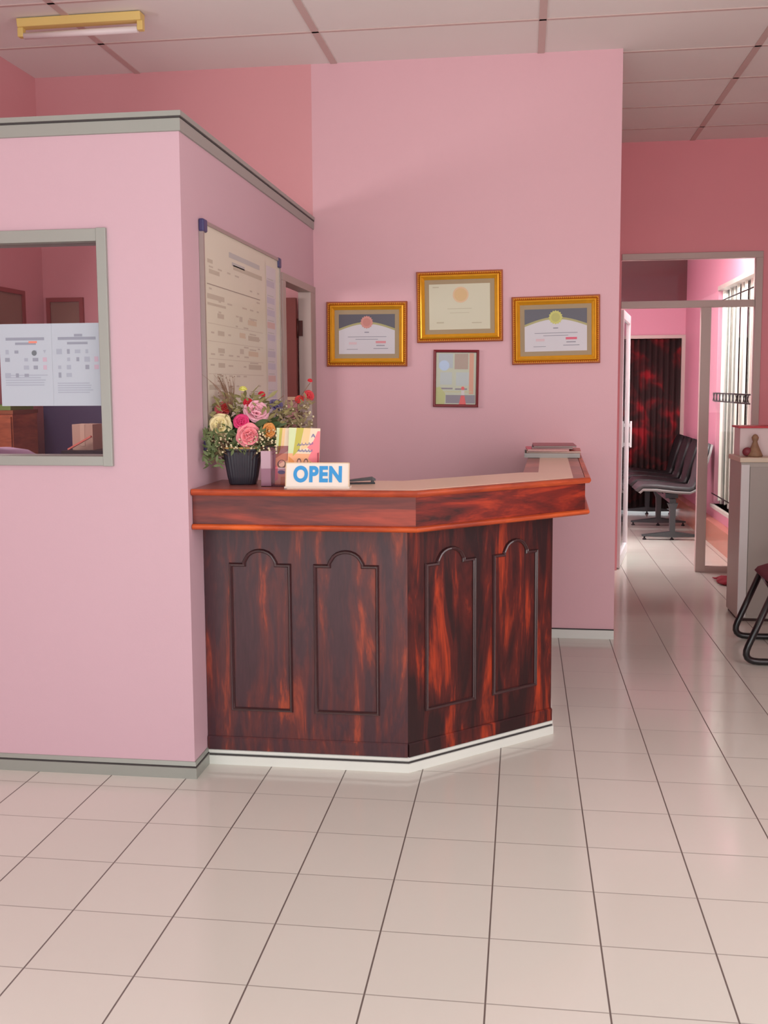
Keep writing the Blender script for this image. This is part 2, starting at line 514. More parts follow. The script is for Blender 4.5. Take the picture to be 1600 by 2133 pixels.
mb.box(-.034, DY1 - .010, 1.80, -.005, DY1, 1.89); mb.tube([(-.034, DY1 - .016, 1.79), (-.034, DY1 - .016, 1.90)], .008)
mb.build('hinge', mat('dark_hinge', (80, 40, 36), .5, metal=.4), dr)

# ------------------------------------------------ far glazed opening
gw = struct(empty('window_2', (0, 0, 0), None, None))
mb = MB()
mb.box(2.046, YF - .02, 2.478, 3.116, YF + .05, 2.526)
mb.box(3.064, YF - .02, 0, 3.116, YF + .05, 2.478)
mb.box(2.046, YF - .01, 2.103, 3.064, YF + .045, 2.158)
mb.box(2.662, YF - .01, 0, 2.738, YF + .045, 2.103)
mb.box(2.738, YF - .01, 0, 3.064, YF + .045, 0.046)
mb.build('window_frame', ALUW, gw, bevel=0.002)
MB().box(2.046, YF + .015, 2.158, 3.064, YF + .021, 2.478).build('transom_pane', GLASS, gw)
MB().box(2.738, YF + .015, 0.046, 3.064, YF + .021, 2.103).build('side_pane', GLASS, gw)

# open glass door, swung into the waiting room
dl = struct(empty('door_2', (2.054, YF + .05, 0), None, None, rz=math.radians(80.5)))
mb = MB(); L = 0.86; S = .06
mb.box(0, -.02, .01, S, .02, 2.10); mb.box(L - S, -.02, .01, L, .02, 2.10)
mb.box(S, -.02, 2.03, L - S, .02, 2.10); mb.box(S, -.02, .01, L - S, .02, .10)
mb.build('door_leaf_frame', mat('white_door_frame', (226, 222, 224), .35), dl, bevel=.002)
MB().box(S, -.003, .10, L - S, .003, 2.03).build('pane', GLASS, dl)
mb = MB().box(L - .055, -.045, .95, L - .02, -.03, 1.18); mb.box(L - .045, -.03, .96, L - .03, -.02, .99); mb.box(L - .045, -.03, 1.13, L - .03, -.02, 1.16)
mb.build('door_handle', mat('white_handle', (240, 240, 240), .3), dl)
struct(dl)

# dark doorway frame with the red flowered curtain at the end of the waiting room
dc = struct(empty('door_3', (0, 0, 0), None, None))
mb = MB(); mb.box(2.47, YE - .02, 0, 2.50, YE + .06, 2.03); mb.box(3.09, YE - .02, 0, 3.13, YE + .06, 2.03); mb.box(2.47, YE - .02, 2.03, 3.13, YE + .06, 2.068)
mb.build('door_frame', ALUW, dc)
cm, nt, b = nodes('red_flowered_curtain_cloth')
tc = nt.nodes.new('ShaderNodeTexCoord')
n = nt.nodes.new('ShaderNodeTexNoise'); n.inputs['Scale'].default_value = 4.0; n.inputs['Detail'].default_value = 2; n.inputs['Distortion'].default_value = 0.6
nt.links.new(tc.outputs['Object'], n.inputs['Vector'])
rp = nt.nodes.new('ShaderNodeValToRGB'); e = rp.color_ramp.elements
e[0].position = .46; e[0].color = srgb(44, 24, 24); e[1].position = .68; e[1].color = srgb(150, 26, 36)
k = e.new(.56); k.color = srgb(80, 26, 28)
nt.links.new(n.outputs['Fac'], rp.inputs[0]); nt.links.new(rp.outputs[0], b.inputs['Base Color']); b.inputs['Roughness'].default_value = .8
mb = MB(); N = 60; r0 = []; r1 = []
for i in range(N + 1):
    x = 2.49 + .61*i/N; y = YE + .03 + .016*math.sin(i*0.95)
    r0.append((x, y, .04)); r1.append((x, y, 2.03))
mb.loft([r0, r1], closed=False, caps=False)
cu = mb.build('curtain', cm)
tag(cu, 'dark red flowered curtain hanging in the doorway at the end of the waiting room', 'curtain')
cu.modifiers.new('solid', 'SOLIDIFY').thickness = .003

# window 3: tall window with vertical blind slats and black grille
w3 = struct(empty('window_3', (0, 0, 0), None, None))
mb = MB()
mb.box(XW - .01, WY0, WZ1 - .04, XW + .11, WY1, WZ1); mb.box(XW - .03, WY0 - .01, WZ0 - .03, XW + .12, WY1 + .02, WZ0)
for y in (WY0, WY0 + .36, WY0 + .73, WY0 + 1.10, WY1 - .04): mb.box(XW + .055, y, WZ0, XW + .085, y + .045, WZ1)
mb.build('window_frame', mat('cream_window_frame', (206, 200, 190), .4), w3)
mb = MB()
for z, x in ((2.28, .0), (1.415, .0), (1.34, .0), (.44, .0)):
    mb.tube([(XW + x - .012, WY0 - .03, z), (XW + x - .012, WY1 + .03, z)], .0065, 6)
for i in range(11):
    y = WY0 + .05 + i*.15
    mb.tube([(XW - .012, y, 1.34), (XW - .012, y + .035, 1.3775), (XW - .012, y, 1.415)], .005, 5)
    mb.tube([(XW - .012, y + .07, 1.34), (XW - .012, y + .035, 1.3775), (XW - .012, y + .07, 1.415)], .005, 5)
mb.build('grille', mat('black_iron', (40, 26, 28), .5, metal=.5), w3)
MB().box(XW + .06, WY0 + .02, WZ0, XW + .064, WY1 - .02, WZ1).build('pane', GLASS, w3)
mb = MB()
for k in range(5):
    y = WY0 + .16 + k*.32
    mm = Matrix.Translation((XW + .035, y, 0)) @ Matrix.Rotation(math.radians(60), 4, 'Z')
    mb.box(-.035, -.0015, WZ0 + .04, .035, .0015, WZ1 - .05, mm)
mb.build('blind_slats', mat('cream_blind', (206, 200, 190), .6), w3)

# outside the waiting room window
o = MB().box(3.4, 4.5, -.3, 14, 16, -.2).build('pavement', mat('bright_concrete', (214, 208, 200), .8)); struct(o)
pal = empty('shop_building', (9, 10, -.2), 'white shop building with green and red bands beyond the waiting room window', 'building')
pal.matrix_world
MB().box(0, -4, 0, 1.5, 9, 5).build('facade', mat('white_facade', (206, 204, 200), .7), pal)
MB().box(-.5, -4, 2.6, 0, 9, 2.9).build('awning', mat('green_awning', (40, 170, 130), .6), pal)
MB().box(-.05, -4, 1.4, 0, 9, 1.65).build('stripe', mat('red_band', (205, 70, 64), .6), pal)
MB().box(-.05, 3, 1.9, 0, 3.8, 2.5).build('panel', mat('blue_panel', (60, 110, 200), .6), pal)

# ================================================================== reception desk
DB = [(0.037, 1.455), (0.845, 1.455), (1.41, 1.968), (1.41, 3.645)]
desk = empty('reception_desk', (0.85, 1.8, 0), 'dark red wooden reception desk with an angled front and arched panel mouldings', 'desk')


def off(p): return (p[0] - .85, p[1] - 1.8)


def dsweep(path, prof): return MB().sweep([off(p) for p in path], prof)


# body: left panel, angled panel, wing panel (each a board 4 cm thick)
mb = MB(); mb.prism([off(p) for p in [(0.037, 1.455), (0.845, 1.455), (0.825, 1.50), (0.037, 1.50)]], .058, .966)
mb.build('front_panel', WOODV, desk)
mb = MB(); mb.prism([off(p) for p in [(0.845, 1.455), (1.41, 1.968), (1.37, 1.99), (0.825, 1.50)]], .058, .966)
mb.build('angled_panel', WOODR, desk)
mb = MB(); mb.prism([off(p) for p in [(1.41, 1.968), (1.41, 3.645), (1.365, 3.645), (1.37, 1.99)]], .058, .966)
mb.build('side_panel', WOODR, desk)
mb = dsweep(DB[:2], [(0, .06), (.008, .06), (.008, .108), (.003, .114), (0, .114)]); mb.build('lower_rail', WOODV, desk)
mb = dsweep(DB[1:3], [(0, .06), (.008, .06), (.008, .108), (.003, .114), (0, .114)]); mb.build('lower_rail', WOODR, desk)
# plinth
mb = dsweep(DB, [(-.05, 0), (.012, 0), (.012, .034), (.004, .038), (.004, .043), (.008, .046), (.008, .056), (0, .060), (-.05, .060)])
mb.build('plinth', mat('white_plinth', (222, 226, 218), .35), desk)
mb = dsweep(DB[:3], [(.0035, .037), (.0105, .037), (.0105, .042), (.0035, .042)]); mb.build('plinth_groove', ALUD, desk)
# counter block
CO = [(0.037, 1.325), (0.895, 1.325), (1.552, 1.922), (1.600, 3.645)]
outer = [(0.037, 1.335), (0.891, 1.335), (1.541, 1.926), (1.588, 3.645)]
inner = [(1.325, 3.645), (1.284, 2.150), (0.80, 1.72), (0.037, 1.72)]
mb = MB(); mb.prism([off(p) for p in outer + inner], .985, 1.102); cb = mb
# faces: front (index) coloured per run
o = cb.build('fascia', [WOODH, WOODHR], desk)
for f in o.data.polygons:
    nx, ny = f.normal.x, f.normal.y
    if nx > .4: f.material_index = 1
nose = [(-.012, 1.098), (.006, 1.098), (.011, 1.104), (.013, 1.110), (.011, 1.117), (.005, 1.121), (-.012, 1.121)]
mb = dsweep(CO, nose); mb.build('top_nosing', NOSE, desk)
mb = dsweep(CO, [(-.03, .966), (.000, .966), (.007, .971), (.009, .977), (.007, .983), (0, .987), (-.03, .987)]); mb.build('lower_nosing', NOSE, desk)
mb = MB(); mb.prism([off(p) for p in [(0.037, 1.335), (0.891, 1.335), (1.541, 1.926), (1.588, 3.645)] + inner], .968, .985).build('soffit', WOODV, desk)
# top boards: border wood + laminate
mb = MB(); mb.prism([off(p) for p in [(0.037, 1.340), (0.889, 1.340), (1.538, 1.930), (1.585, 3.645)] + inner], 1.102, 1.1205).build('countertop', BORD, desk)
mb = MB(); mb.prism([off(p) for p in [(0.40, 1.352), (0.884, 1.352), (1.49, 1.903), (1.53, 3.64), (1.385, 3.64), (1.350, 2.14), (1.27, 2.125), (0.80, 1.70), (0.40, 1.70)]], 1.1195, 1.1225).build('laminate', LAMI, desk)


def arch(x0, x1, z0, z1, zt):
    c = (x0 + x1) / 2; r = (x1 - x0) * .27; step = .018
    p = [(x0, z0), (x1, z0), (x1, z1), (c + r, z1), (c + r, z1 + step*.6)]
    for k in range(1, 10):
        a = math.pi * k / 10
        p.append((c + r*.92*math.cos(a), z1 + step*.6 + (zt - z1 - step*.6)*math.sin(a)))
    p += [(c - r, z1 + step*.6), (c - r, z1), (x0, z1)]
    return p


for x0, x1 in ((.146, .382), (.484, .728)):
    MB().ridge(arch(x0, x1, .229, .811, .868), Vector((-.85, 1.455 - 1.8, 0)), Vector((1, 0, 0)), Vector((0, 0, 1)), Vector((0, -1, 0)), .014, .010).build('panel_moulding', MOULD, desk)
D = Vector((.565, .513, 0)).normalized(); ND = Vector((D.y, -D.x, 0))
for x0, x1 in ((.090, .330), (.435, .667)):
    MB().ridge(arch(x0, x1, .236, .812, .868), Vector((.845 - .85, 1.455 - 1.8, 0)), D, Vector((0, 0, 1)), ND, .014, .010).build('panel_moulding', MOULD, desk)

CT = 1.1225   # laminate top
CB = 1.1208

# ================================================================== on the wall
GOLD = mat('gold_frame', (240, 176, 44), .34, metal=.45, noise=.1, nscale=30)
GOLDO = mat('bronze_frame_edge', (176, 98, 52), .45, metal=.3, noise=.15, nscale=40)
MATB = mat('olive_taupe_mount', (170, 152, 122), .8)


def certificate(x0, z0, x1, z1, tilt, label, style):
    cx, cz = (x0+x1)/2, (z0+z1)/2; w = x1-x0; h = z1-z0
    e = empty('certificate_frame', (cx, YB, cz), label, 'picture frame', 'gold framed certificates on the back wall')
    e.rotation_euler = (0, math.radians(tilt), 0)
    def ring(a, b, y0, y1, mats, nm, prof=None):
        # frame between inset a and inset b
        mb = MB()
        pts = [(-w/2+a, -h/2+a), (w/2-a, -h/2+a), (w/2-a, h/2-a), (-w/2+a, h/2-a)]
        prof = prof or [(0, y0), (0, y1), (b-a, y1), (b-a, y0)]
        rings = []
        for i in range(5):
            px, pz = pts[i % 4]; sx = -1 if px > 0 else 1; sz = -1 if pz > 0 else 1
            rings.append([(px + sx*o, -y, pz + sz*o) for o, y in prof])
        mb.loft(rings, True, False, False)
        return mb.build(nm, mats, e)
    ring(0, .016, 0, 0, GOLDO, 'outer_frame', [(0, 0), (0, .018), (.005, .024), (.012, .024), (.018, .018), (.018, 0)])
    ring(.018, .05, 0, 0, GOLD, 'inner_frame', [(.0, 0), (.0, .018), (.005, .030), (.012, .033), (.017, .026), (.024, .020), (.030, .014), (.030, 0)])
    # beaded edge
    mb = MB(); a = .0125
    for (p, q) in (((-w/2+a, -h/2+a), (w/2-a, -h/2+a)), ((w/2-a, -h/2+a), (w/2-a, h/2-a)), ((w/2-a, h/2-a), (-w/2+a, h/2-a)), ((-w/2+a, h/2-a), (-w/2+a, -h/2+a))):
        L = math.dist(p, q); n = int(L/.011)
        for k in range(n):
            t = (k+.5)/n; mb.ball((p[0]+(q[0]-p[0])*t, -.024, p[1]+(q[1]-p[1])*t), .0046, 6, 4)
    mb.build('beading', GOLD, e)
    ring(.046, .08, 0, 0, MATB, 'mount', [(.0, 0), (.0, .012), (.029, .012), (.029, 0)])
    i = .074; W = w - 2*i; Hh = h - 2*i
    if style == 'plain':
        sh = [(rect(0, 0, W, Hh), 0, 0), (disc(W*.52, Hh*.76, W*.13, 28), 1, .0006), (disc(W*.52, Hh*.76, W*.105, 28), 2, .001),
              (rect(W*.06, Hh*.92, W*.16, Hh*.945), 3, .0006), (rect(W*.12, Hh*.14, W*.24, Hh*.17), 3, .0006), (rect(W*.70, Hh*.13, W*.86, Hh*.15), 3, .0006),
              (rect(W*.3, Hh*.45, W*.7, Hh*.462), 3, .0006), (rect(W*.34, Hh*.36, W*.66, Hh*.37), 3, .0006)]
        ms = [mat('cream_certificate', (216, 214, 190), .6), mat('peach_seal_rim', (228, 196, 160), .6), mat('peach_seal', (222, 190, 140), .6), mat('faint_tan_ink', (196, 190, 164), .7)]
    else:
        arc = [(0, Hh*.64)] + [(W*t/12, Hh*(.64 + .17*math.sin(math.pi*t/12))) for t in range(1, 12)] + [(W, Hh*.64)]
        arc2 = [(x, z - Hh*.05) for x, z in arc]
        dark = arc + [(W, Hh), (0, Hh)]
        gold = arc + arc2[::-1]
        star = []
        for kk in range(32):
            r = W*(.098 if kk % 2 else .116) ; star.append((W*.50 + r*math.cos(2*math.pi*kk/32), Hh*.80 + r*math.sin(2*math.pi*kk/32)))
        sh = [(rect(0, 0, W, Hh), 0, 0)]
        for s_ in range(12):
            sh.append(([(arc[s_][0], arc[s_][1]), (arc[s_+1][0], arc[s_+1][1]), (arc[s_+1][0], Hh), (arc[s_][0], Hh)], 1, .0004))
            sh.append(([arc2[s_], arc2[s_+1], arc[s_+1], arc[s_]], 2, .0006))
        sh += [(star, 3, .001), (disc(W*.5, Hh*.80, W*.07, 24), 4, .0014),
               (rect(W*.46, Hh*.535, W*.54, Hh*.56), 5, .0006), (rect(W*.16, Hh*.425, W*.85, Hh*.438), 5, .0006), (rect(W*.30, Hh*.365, W*.70, Hh*.378), 5, .0006),
               (rect(W*.66, Hh*.27, W*.84, Hh*.325), 6, .0006), (rect(W*.67, Hh*.20, W*.82, Hh*.222), 5, .0006), (rect(W*.62, Hh*.13, W*.88, Hh*.145), 5, .0006),
               (rect(W*.18, Hh*.24, W*.32, Hh*.30), 7, .0006), (rect(W*.14, Hh*.11, W*.34, Hh*.122), 5, .0006)]
        pinkseal = style == 'pink'
        ms = [mat('white_certificate', (214, 212, 218), .45), mat('dark_grey_header', (92, 90, 100) , .35),
              mat('khaki_arc', (176, 172, 120), .5), mat('pink_seal' if pinkseal else 'yellow_seal', (214, 150, 140) if pinkseal else (206, 206, 118), .5),
              mat('pink_seal_core' if pinkseal else 'yellow_seal_core', (204, 138, 128) if pinkseal else (190, 190, 112), .5),
              mat('slate_ink', (150, 150, 162), .7), mat('red_stamp' if not pinkseal else 'pale_red_stamp', (226, 110, 132) if not pinkseal else (224, 150, 158), .6), mat('pale_rose_mark', (222, 196, 202), .7)]
    flat('certificate_sheet', e, (-w/2+i, -.0125, -h/2+i), (1, 0, 0), (0, 0, 1), sh, ms)
    MB().box(-w/2+.04, -.008, -h/2+.04, w/2-.04, -.0005, h/2-.04).build('backing', BLACK, e)
    return e


certificate(.113, 1.622, .598, 2.004, .3, 'gold framed certificate with a pink seal, left of the three above the desk', 'pink')
certificate(.655, 1.760, 1.160, 2.172, -.6, 'gold framed plain cream certificate with a peach seal, highest of the frames', 'plain')
certificate(1.213, 1.627, 1.718, 2.018, -.9, 'gold framed certificate with a yellow seal and red stamp, right of the three', 'yellow')

# small dark red frame
pf = empty('picture_frame', ((.75+1.023)/2, YB, (1.376+1.717)/2), 'small dark red portrait frame with a painted glass reflection, below the gold frames', 'picture frame')
pf.rotation_euler = (0, math.radians(.9), 0)
w, h = .268, .336
mb = MB(); rings = []
pts = [(-w/2, -h/2), (w/2, -h/2), (w/2, h/2), (-w/2, h/2)]
for i in range(5):
    px, pz = pts[i % 4]; sx = -1 if px > 0 else 1; sz = -1 if pz > 0 else 1
    rings.append([(px + sx*o, -y, pz + sz*o) for o, y in [(0, 0), (0, .016), (.004, .02), (.012, .018), (.016, .01), (.016, 0)]])
mb.loft(rings, True, False, False).build('frame', mat('dark_red_frame', (128, 30, 40), .35, coat=.4), pf)
MB().box(-w/2+.01, -.005, -h/2+.01, w/2-.01, -.0005, h/2-.01).build('backing', BLACK, pf)
W, Hh = w-.032, h-.032  # the coloured shapes paint a reflection in the glass onto the sheet
sh = [(rect(0, 0, W, Hh), 0, 0), (rect(W*.06, Hh*.70, W*.42, Hh*.98), 1, .0003), (disc(W*.20, Hh*.75, W*.13, 18), 2, .0006),
      (rect(W*.46, Hh*.68, W*.80, Hh*.98), 3, .0003), (rect(W*.83, Hh*.2, W*.94, Hh*.99), 4, .0003), (rect(W*.10, Hh*.38, W*.40, Hh*.62), 5, .0003),
      (rect(W*.50, Hh*.36, W*.82, Hh*.62), 5, .0003), (rect(W*.12, Hh*.29, W*.42, Hh*.32), 6, .0003), (rect(W*.48, Hh*.28, W*.78, Hh*.31), 6, .0003),
      ([(0, 0), (W*.22, 0), (W*.24, Hh*.2), (W*.1, Hh*.34), (0, Hh*.32)], 7, .0004), (rect(W*.25, Hh*.02, W*.98, Hh*.18), 6, .0003), (rect(W*.2, Hh*.235, W*.9, Hh*.25), 8, .0004),
      ([(W*.58, 0), (W*.76, 0), (W*.72, Hh*.17), (W*.63, Hh*.17)], 9, .0007), (disc(W*.675, Hh*.31, W*.045, 14), 9, .0007), (rect(W*.635, Hh*.18, W*.715, Hh*.27), 10, .0007)]
ms = [mat('pale_green_reflection', (206, 208, 184), .4), mat('grey_reflection', (190, 196, 200), .4), mat('sky_blue_reflection', (196, 214, 240), .4), mat('tan_reflection', (186, 158, 140), .4),
      mat('salmon_reflection', (226, 160, 130), .4), mat('silver_reflection', (200, 206, 204), .4), mat('mauve_reflection', (150, 136, 146), .4), mat('lime_reflection', (200, 202, 130), .4),
      mat('straw_reflection', (212, 204, 146), .4), mat('coral_reflection', (240, 84, 84), .4), mat('white_reflection', (226, 216, 214), .4)]
flat('picture', pf, (-w/2+.016, -.0062, -h/2+.016), (1, 0, 0), (0, 0, 1), sh, ms)
MB().box(-w/2+.014, -.0095, -h/2+.014, w/2-.014, -.0085, h/2-.014).build('glass', GLASS, pf)

# price board on the partition side
wb = empty('whiteboard', (PX + .001, 2.119, 1.25), 'white price board covered with rows of faded writing, on the cubicle side wall', 'whiteboard')
bw, bh = 1.26, .90; y0 = -bw/2
BRDM = mat('board_surface', (214, 210, 190), .35, noise=.03, nscale=3)
MB().box(0, y0 + .012, .012, .012, -y0 - .012, bh - .012).build('board', BRDM, wb)
mb = MB()
mb.box(0, y0, 0, .018, -y0, .014); mb.box(0, y0, bh-.014, .018, -y0, bh); mb.box(0, y0, .014, .018, y0+.014, bh-.014); mb.box(0, -y0-.014, .014, .018, -y0, bh-.014)
mb.build('frame', mat('silver_board_frame', (170, 158, 152), .35, metal=.5), wb)
for (a, b_) in ((y0 - .004, -.004), (-y0 - .046, -.004), (y0 - .004, bh - .046), (-y0 - .046, bh - .046)):
    MB().box(-.0005, a, b_, .022, a + .05, b_ + .05).build('corner_cap', mat('indigo_corner', (64, 60, 104), .4), wb, bevel=.006)
sh = []
def bar(a0, b0, a1, b1, m_, l=.0003): sh.append((rect(a0, b0, a1, b1), m_, l))
# header
bar(.36, .80, .86, .822, 0); bar(.42, .755, .90, .775, 1); bar(.40, .77, .60, .785, 0); bar(.06, .745, .13, .76, 1)
bar(.08, .705, .22, .722, 1); bar(.05, .66, .86, .664, 2)
bar(.05, .605, .28, .625, 1); bar(.05, .580, .30, .590, 1)
rows = [.53, .46, .39, .33, .245, .20, .14, .08]
for i, z in enumerate(rows):
    if i not in (4,): bar(.05, z - .022, .90, z - .020, 3)
    if i == 4: bar(.05, z, .28, z + .02, 1); continue
    bar(.18, z + .005, .27, z + .024, 1)
    if random.random() < .8: bar(.50, z + .010, .50 + random.uniform(.04, .1), z + .032, 3 + (i % 2))
    bar(.64, z + .004, .64 + random.uniform(.14, .22), z + .026, 1 if i % 2 else 4)
    bar(.66, z + .030, .66 + random.uniform(.1, .2), z + .036, 3)
for k, z in enumerate((.74, .66, .60, .54, .48, .40, .34, .28, .20, .12)):
    m_ = (5, 6, 6, 7, 6, 5, 6, 7, 6, 5)[k]
    bar(.99, z, 1.14, z + .030, m_); bar(1.0, z + .036, 1.12, z + .040, 0)
bar(.965, .04, .968, .85, 3); bar(.985, .04, 1.17, .84, 8, .0001)
for r_ in range(17):
    z = .04 + r_*.043
    for c_ in range(7):
        if random.random() < .45: continue
        a_ = .07 + c_*.12 + random.uniform(0, .02); bar(a_, z, a_ + random.uniform(.03, .08), z + .007, 3, .0002)
flat('writing', wb, (.0121, y0, 0), (0, 1, 0), (0, 0, 1), sh,
     [mat('board_blue_grey', (186, 184, 180), .6), mat('board_taupe', (190, 180, 162), .6), mat('board_line', (156, 144, 132), .6), mat('board_soft_line', (192, 182, 166), .6),
      mat('board_peach', (206, 188, 164), .6), mat('board_lilac', (190, 184, 194), .6), mat('board_lilac_pale', (194, 188, 200), .6), mat('board_rose', (208, 178, 172), .6), mat('board_strip', (208, 202, 204), .5)])
wb['label'] = 'white price board covered with rows of faded writing, on the cubicle side wall'

# ================================================================== things on the desk
# --- flower pot with artificial bouquet
fp = empty('flower_arrangement', (.175, 1.555, CB), 'ribbed black square pot of artificial roses and foliage on the desk', 'flower arrangement', rz=math.radians(12))
def rsq(half, z, n=40, p=5.0, cx=0, cy=0):
    pts = []
    for k in range(n):
        t = 2*math.pi*k/n; c, s_ = math.cos(t), math.sin(t)
        r = (abs(c)**p + abs(s_)**p)**(-1/p)
        pts.append((cx + half*r*c, cy + half*r*s_, z))
    return pts
mb = MB(); n = 96
rings = []
for half, z in ((.050, 0), (.054, .004), (.060, .03), (.070, .09), (.076, .130), (.079, .138), (.079, .144), (.073, .144), (.070, .132)):
    ring = rsq(half, z, n)
    if .004 < z < .135:
        ring = [(x*(1 - (.018 if k % 2 else 0)), y*(1 - (.018 if k % 2 else 0)), zz) for k, (x, y, zz) in enumerate(ring)]
    rings.append(ring)
mb.loft(rings, True, True, False)
mb.build('pot', mat('black_ribbed_pot', (44, 42, 52), .42), fp)
mb = MB().loft([rsq(.069, .128, 40), rsq(.081, .146, 40), rsq(.082, .150, 40), rsq(.066, .149, 40)], True, True, False)
mb.build('woven_rim', mat('straw_rim', (206, 160, 96), .8, noise=.2, nscale=60), fp)

inv = fp.matrix_basis
def Lp(x, y, z):
    """world point -> pot space"""
    a = -math.radians(12); dx, dy = x - .175, y - 1.555
    return Vector((dx*math.cos(a) - dy*math.sin(a), dx*math.sin(a) + dy*math.cos(a), z - CB))

def petal(mb, c, az, el, size, cup, width=1.0):
    """one curved petal starting at c, leaning outward"""
    d = Vector((math.cos(az), math.sin(az), 0)); side = Vector((-math.sin(az), math.cos(az), 0)); up = Vector((0, 0, 1))
    rows_ = 5; cols = 5; g = []
    for i in range(rows_ + 1):
        t = i/rows_
        ang = el + cup*(1 - t)
        base = c + d*(size*t*math.cos(ang)) + up*(size*t*math.sin(ang)) - d*(0.12*size*(t > .8))
        wdt = size*.62*width*math.sin(math.pi*min(1, .12 + .72*t))
        row = []
        for j in range(cols + 1):
            s_ = (j/cols - .5)*2
            row.append(base + side*(wdt*s_) - d*(.35*wdt*s_*s_) + up*(.08*size*s_*s_))
        g.append(row)
    b = len(mb.v)
    for r in g: mb.v += [tuple(p) for p in r]
    for i in range(rows_):
        for j in range(cols):
            mb.face((b+i*(cols+1)+j, b+i*(cols+1)+j+1, b+(i+1)*(cols+1)+j+1, b+(i+1)*(cols+1)+j), True)

def rose(name, wc, r, rgb, tilt, label, full=1.0):
    """tilt: world direction the bloom faces"""
    mb = MB(); c = Vector((0, 0, 0)); r *= 1.14
    for k in range(3): petal(mb, c, k*2.1, 1.45, r*.75, .2, .8)
    for k in range(5): petal(mb, c, k*1.257 + .4, 1.15, r*.92, .4, 1.0)
    for k in range(6): petal(mb, c, k*1.047 + .1, .75, r*1.08, .6, 1.05)
    for k in range(6): petal(mb, c, k*1.047 + .6, .28*full, r*1.15, .75, 1.1)
    q = Vector((0, 0, 1)).rotation_difference(Vector(tilt).normalized())
    p = Lp(*wc)
    mb.v = [tuple(q @ Vector(v) + p - (q @ Vector((0, 0, r*.4)))) for v in mb.v]
    m_ = mat(label.replace(' ', '_') + '_petals', rgb, .65, noise=.12, nscale=25)
    o = mb.build(name, m_, fp)
    o.modifiers.new('solid', 'SOLIDIFY').thickness = .0012
    o['label'] = label
    return o

rose('rose', (.100, 1.50, 1.355), .047, (250, 232, 180), (-.3, -1, .25), 'cream yellow rose')
rose('rose', (.090, 1.58, 1.415), .040, (238, 120, 128), (-.5, -.7, .7), 'salmon pink rose')
rose('rose', (.235, 1.55, 1.410), .050, (244, 182, 196), (.35, -.8, .6), 'pale pink rose')
rose('rose', (.222, 1.475, 1.318), .046, (246, 150, 158), (.3, -1, -.2), 'light coral rose')
rose('rose', (.195, 1.47, 1.372), .030, (222, 60, 120), (-.1, -1, .4), 'magenta flower')
rose('rose', (.245, 1.60, 1.477), .014, (214, 30, 56), (.2, -.6, .8), 'small red bloom on top')
rose('rose', (.200, 1.55, 1.446), .018, (206, 26, 52), (-.2, -.8, .6), 'small crimson bloom')
rose('rose', (.112, 1.56, 1.425), .022, (176, 44, 40), (0, -.8, .6), 'brick red bloom')
rose('rose', (.298, 1.50, 1.335), .030, (226, 156, 84), (.6, -.8, 0), 'pale orange flower')
rose('rose', (.300, 1.62, 1.430), .030, (122, 108, 150), (.5, -.6, .6), 'dusty purple flower')
rose('rose', (.168, 1.60, 1.498), .016, (226, 222, 120), (0, -.4, 1), 'yellow green bud')
rose('rose', (.425, 1.66, 1.470), .022, (206, 62, 70), (.4, -.8, .3), 'red sprig bloom')
rose('rose', (.385, 1.66, 1.455), .018, (214, 66, 62), (-.2, -.8, .5), 'small red sprig bloom')
rose('rose', (.430, 1.66, 1.530), .010, (212, 44, 56), (.2, -.5, .8), 'tiny red bud on a thin stem')

def leaf(mb, base, tip, wd, curl=.15):
    base = Vector(base); tip = Vector(tip); ax = tip - base; L = ax.length; ax.normalize()
    sd = ax.cross(Vector((random.uniform(-.4, .4), random.uniform(-1, -.2), random.uniform(-.2, 1)))).normalized(); nn = sd.cross(ax)
    N = 5; b = len(mb.v)
    for i in range(N + 1):
        t = i/N; wv = wd*math.sin(math.pi*min(.985, .04 + .94*t)); c = base + ax*L*t + nn*(curl*L*(t*t - t))
        mb.v += [tuple(c - sd*wv + nn*wv*.3), tuple(c), tuple(c + sd*wv + nn*wv*.3)]
    for i in range(N):
        for j in range(2): mb.face((b+i*3+j, b+i*3+j+1, b+(i+1)*3+j+1, b+(i+1)*3+j), True)

root = Lp(.18, 1.555, CB + .13)
# big green leaves
rnd = random.Random(4)
mb = MB()
for k in range(110):
    a = rnd.uniform(math.pi*.9, math.pi*2.1); rad = rnd.uniform(.03, .125); z = rnd.uniform(1.27, 1.36)
    bx = .18 + rad*.7*math.cos(a); by = 1.55 + rad*.55*math.sin(a)
    tx = .18 + (rad + .05)*math.cos(a)*1.1; ty = 1.55 + (rad + .03)*math.sin(a)*.6
    random.seed(k); leaf(mb, Lp(bx, by, z), Lp(tx, ty, z + rnd.uniform(-.05, .045)), rnd.uniform(.009, .016))
o = mb.build('foliage', mat('dark_green_leaf', (78, 98, 58), .5, noise=.35, nscale=30), fp); o['kind'] = 'stuff'
# olive foliage, thinner, over the whole bush
mb = MB()
for k in range(300):
    a = rnd.uniform(0, 2*math.pi); rad = rnd.uniform(.02, .19)
    zc = 1.43 - (rad/.19)**2*.08 + rnd.uniform(-.08, .05)
    x = max(.185 + rad*math.cos(a)*1.02, .070 + rnd.random()*.02); y = 1.58 + rad*math.sin(a)*.45
    L = rnd.uniform(.02, .045); az = a + rnd.uniform(-.6, .6)
    random.seed(k); leaf(mb, Lp(x, y, zc), Lp(x + L*math.cos(az), y + L*.5*math.sin(az), zc + rnd.uniform(-.5, 1)*L), rnd.uniform(.004, .008))
o = mb.build('foliage', mat('olive_leaf', (142, 134, 86), .6, noise=.35, nscale=30), fp); o['kind'] = 'stuff'; o['label'] = 'small olive leaves'
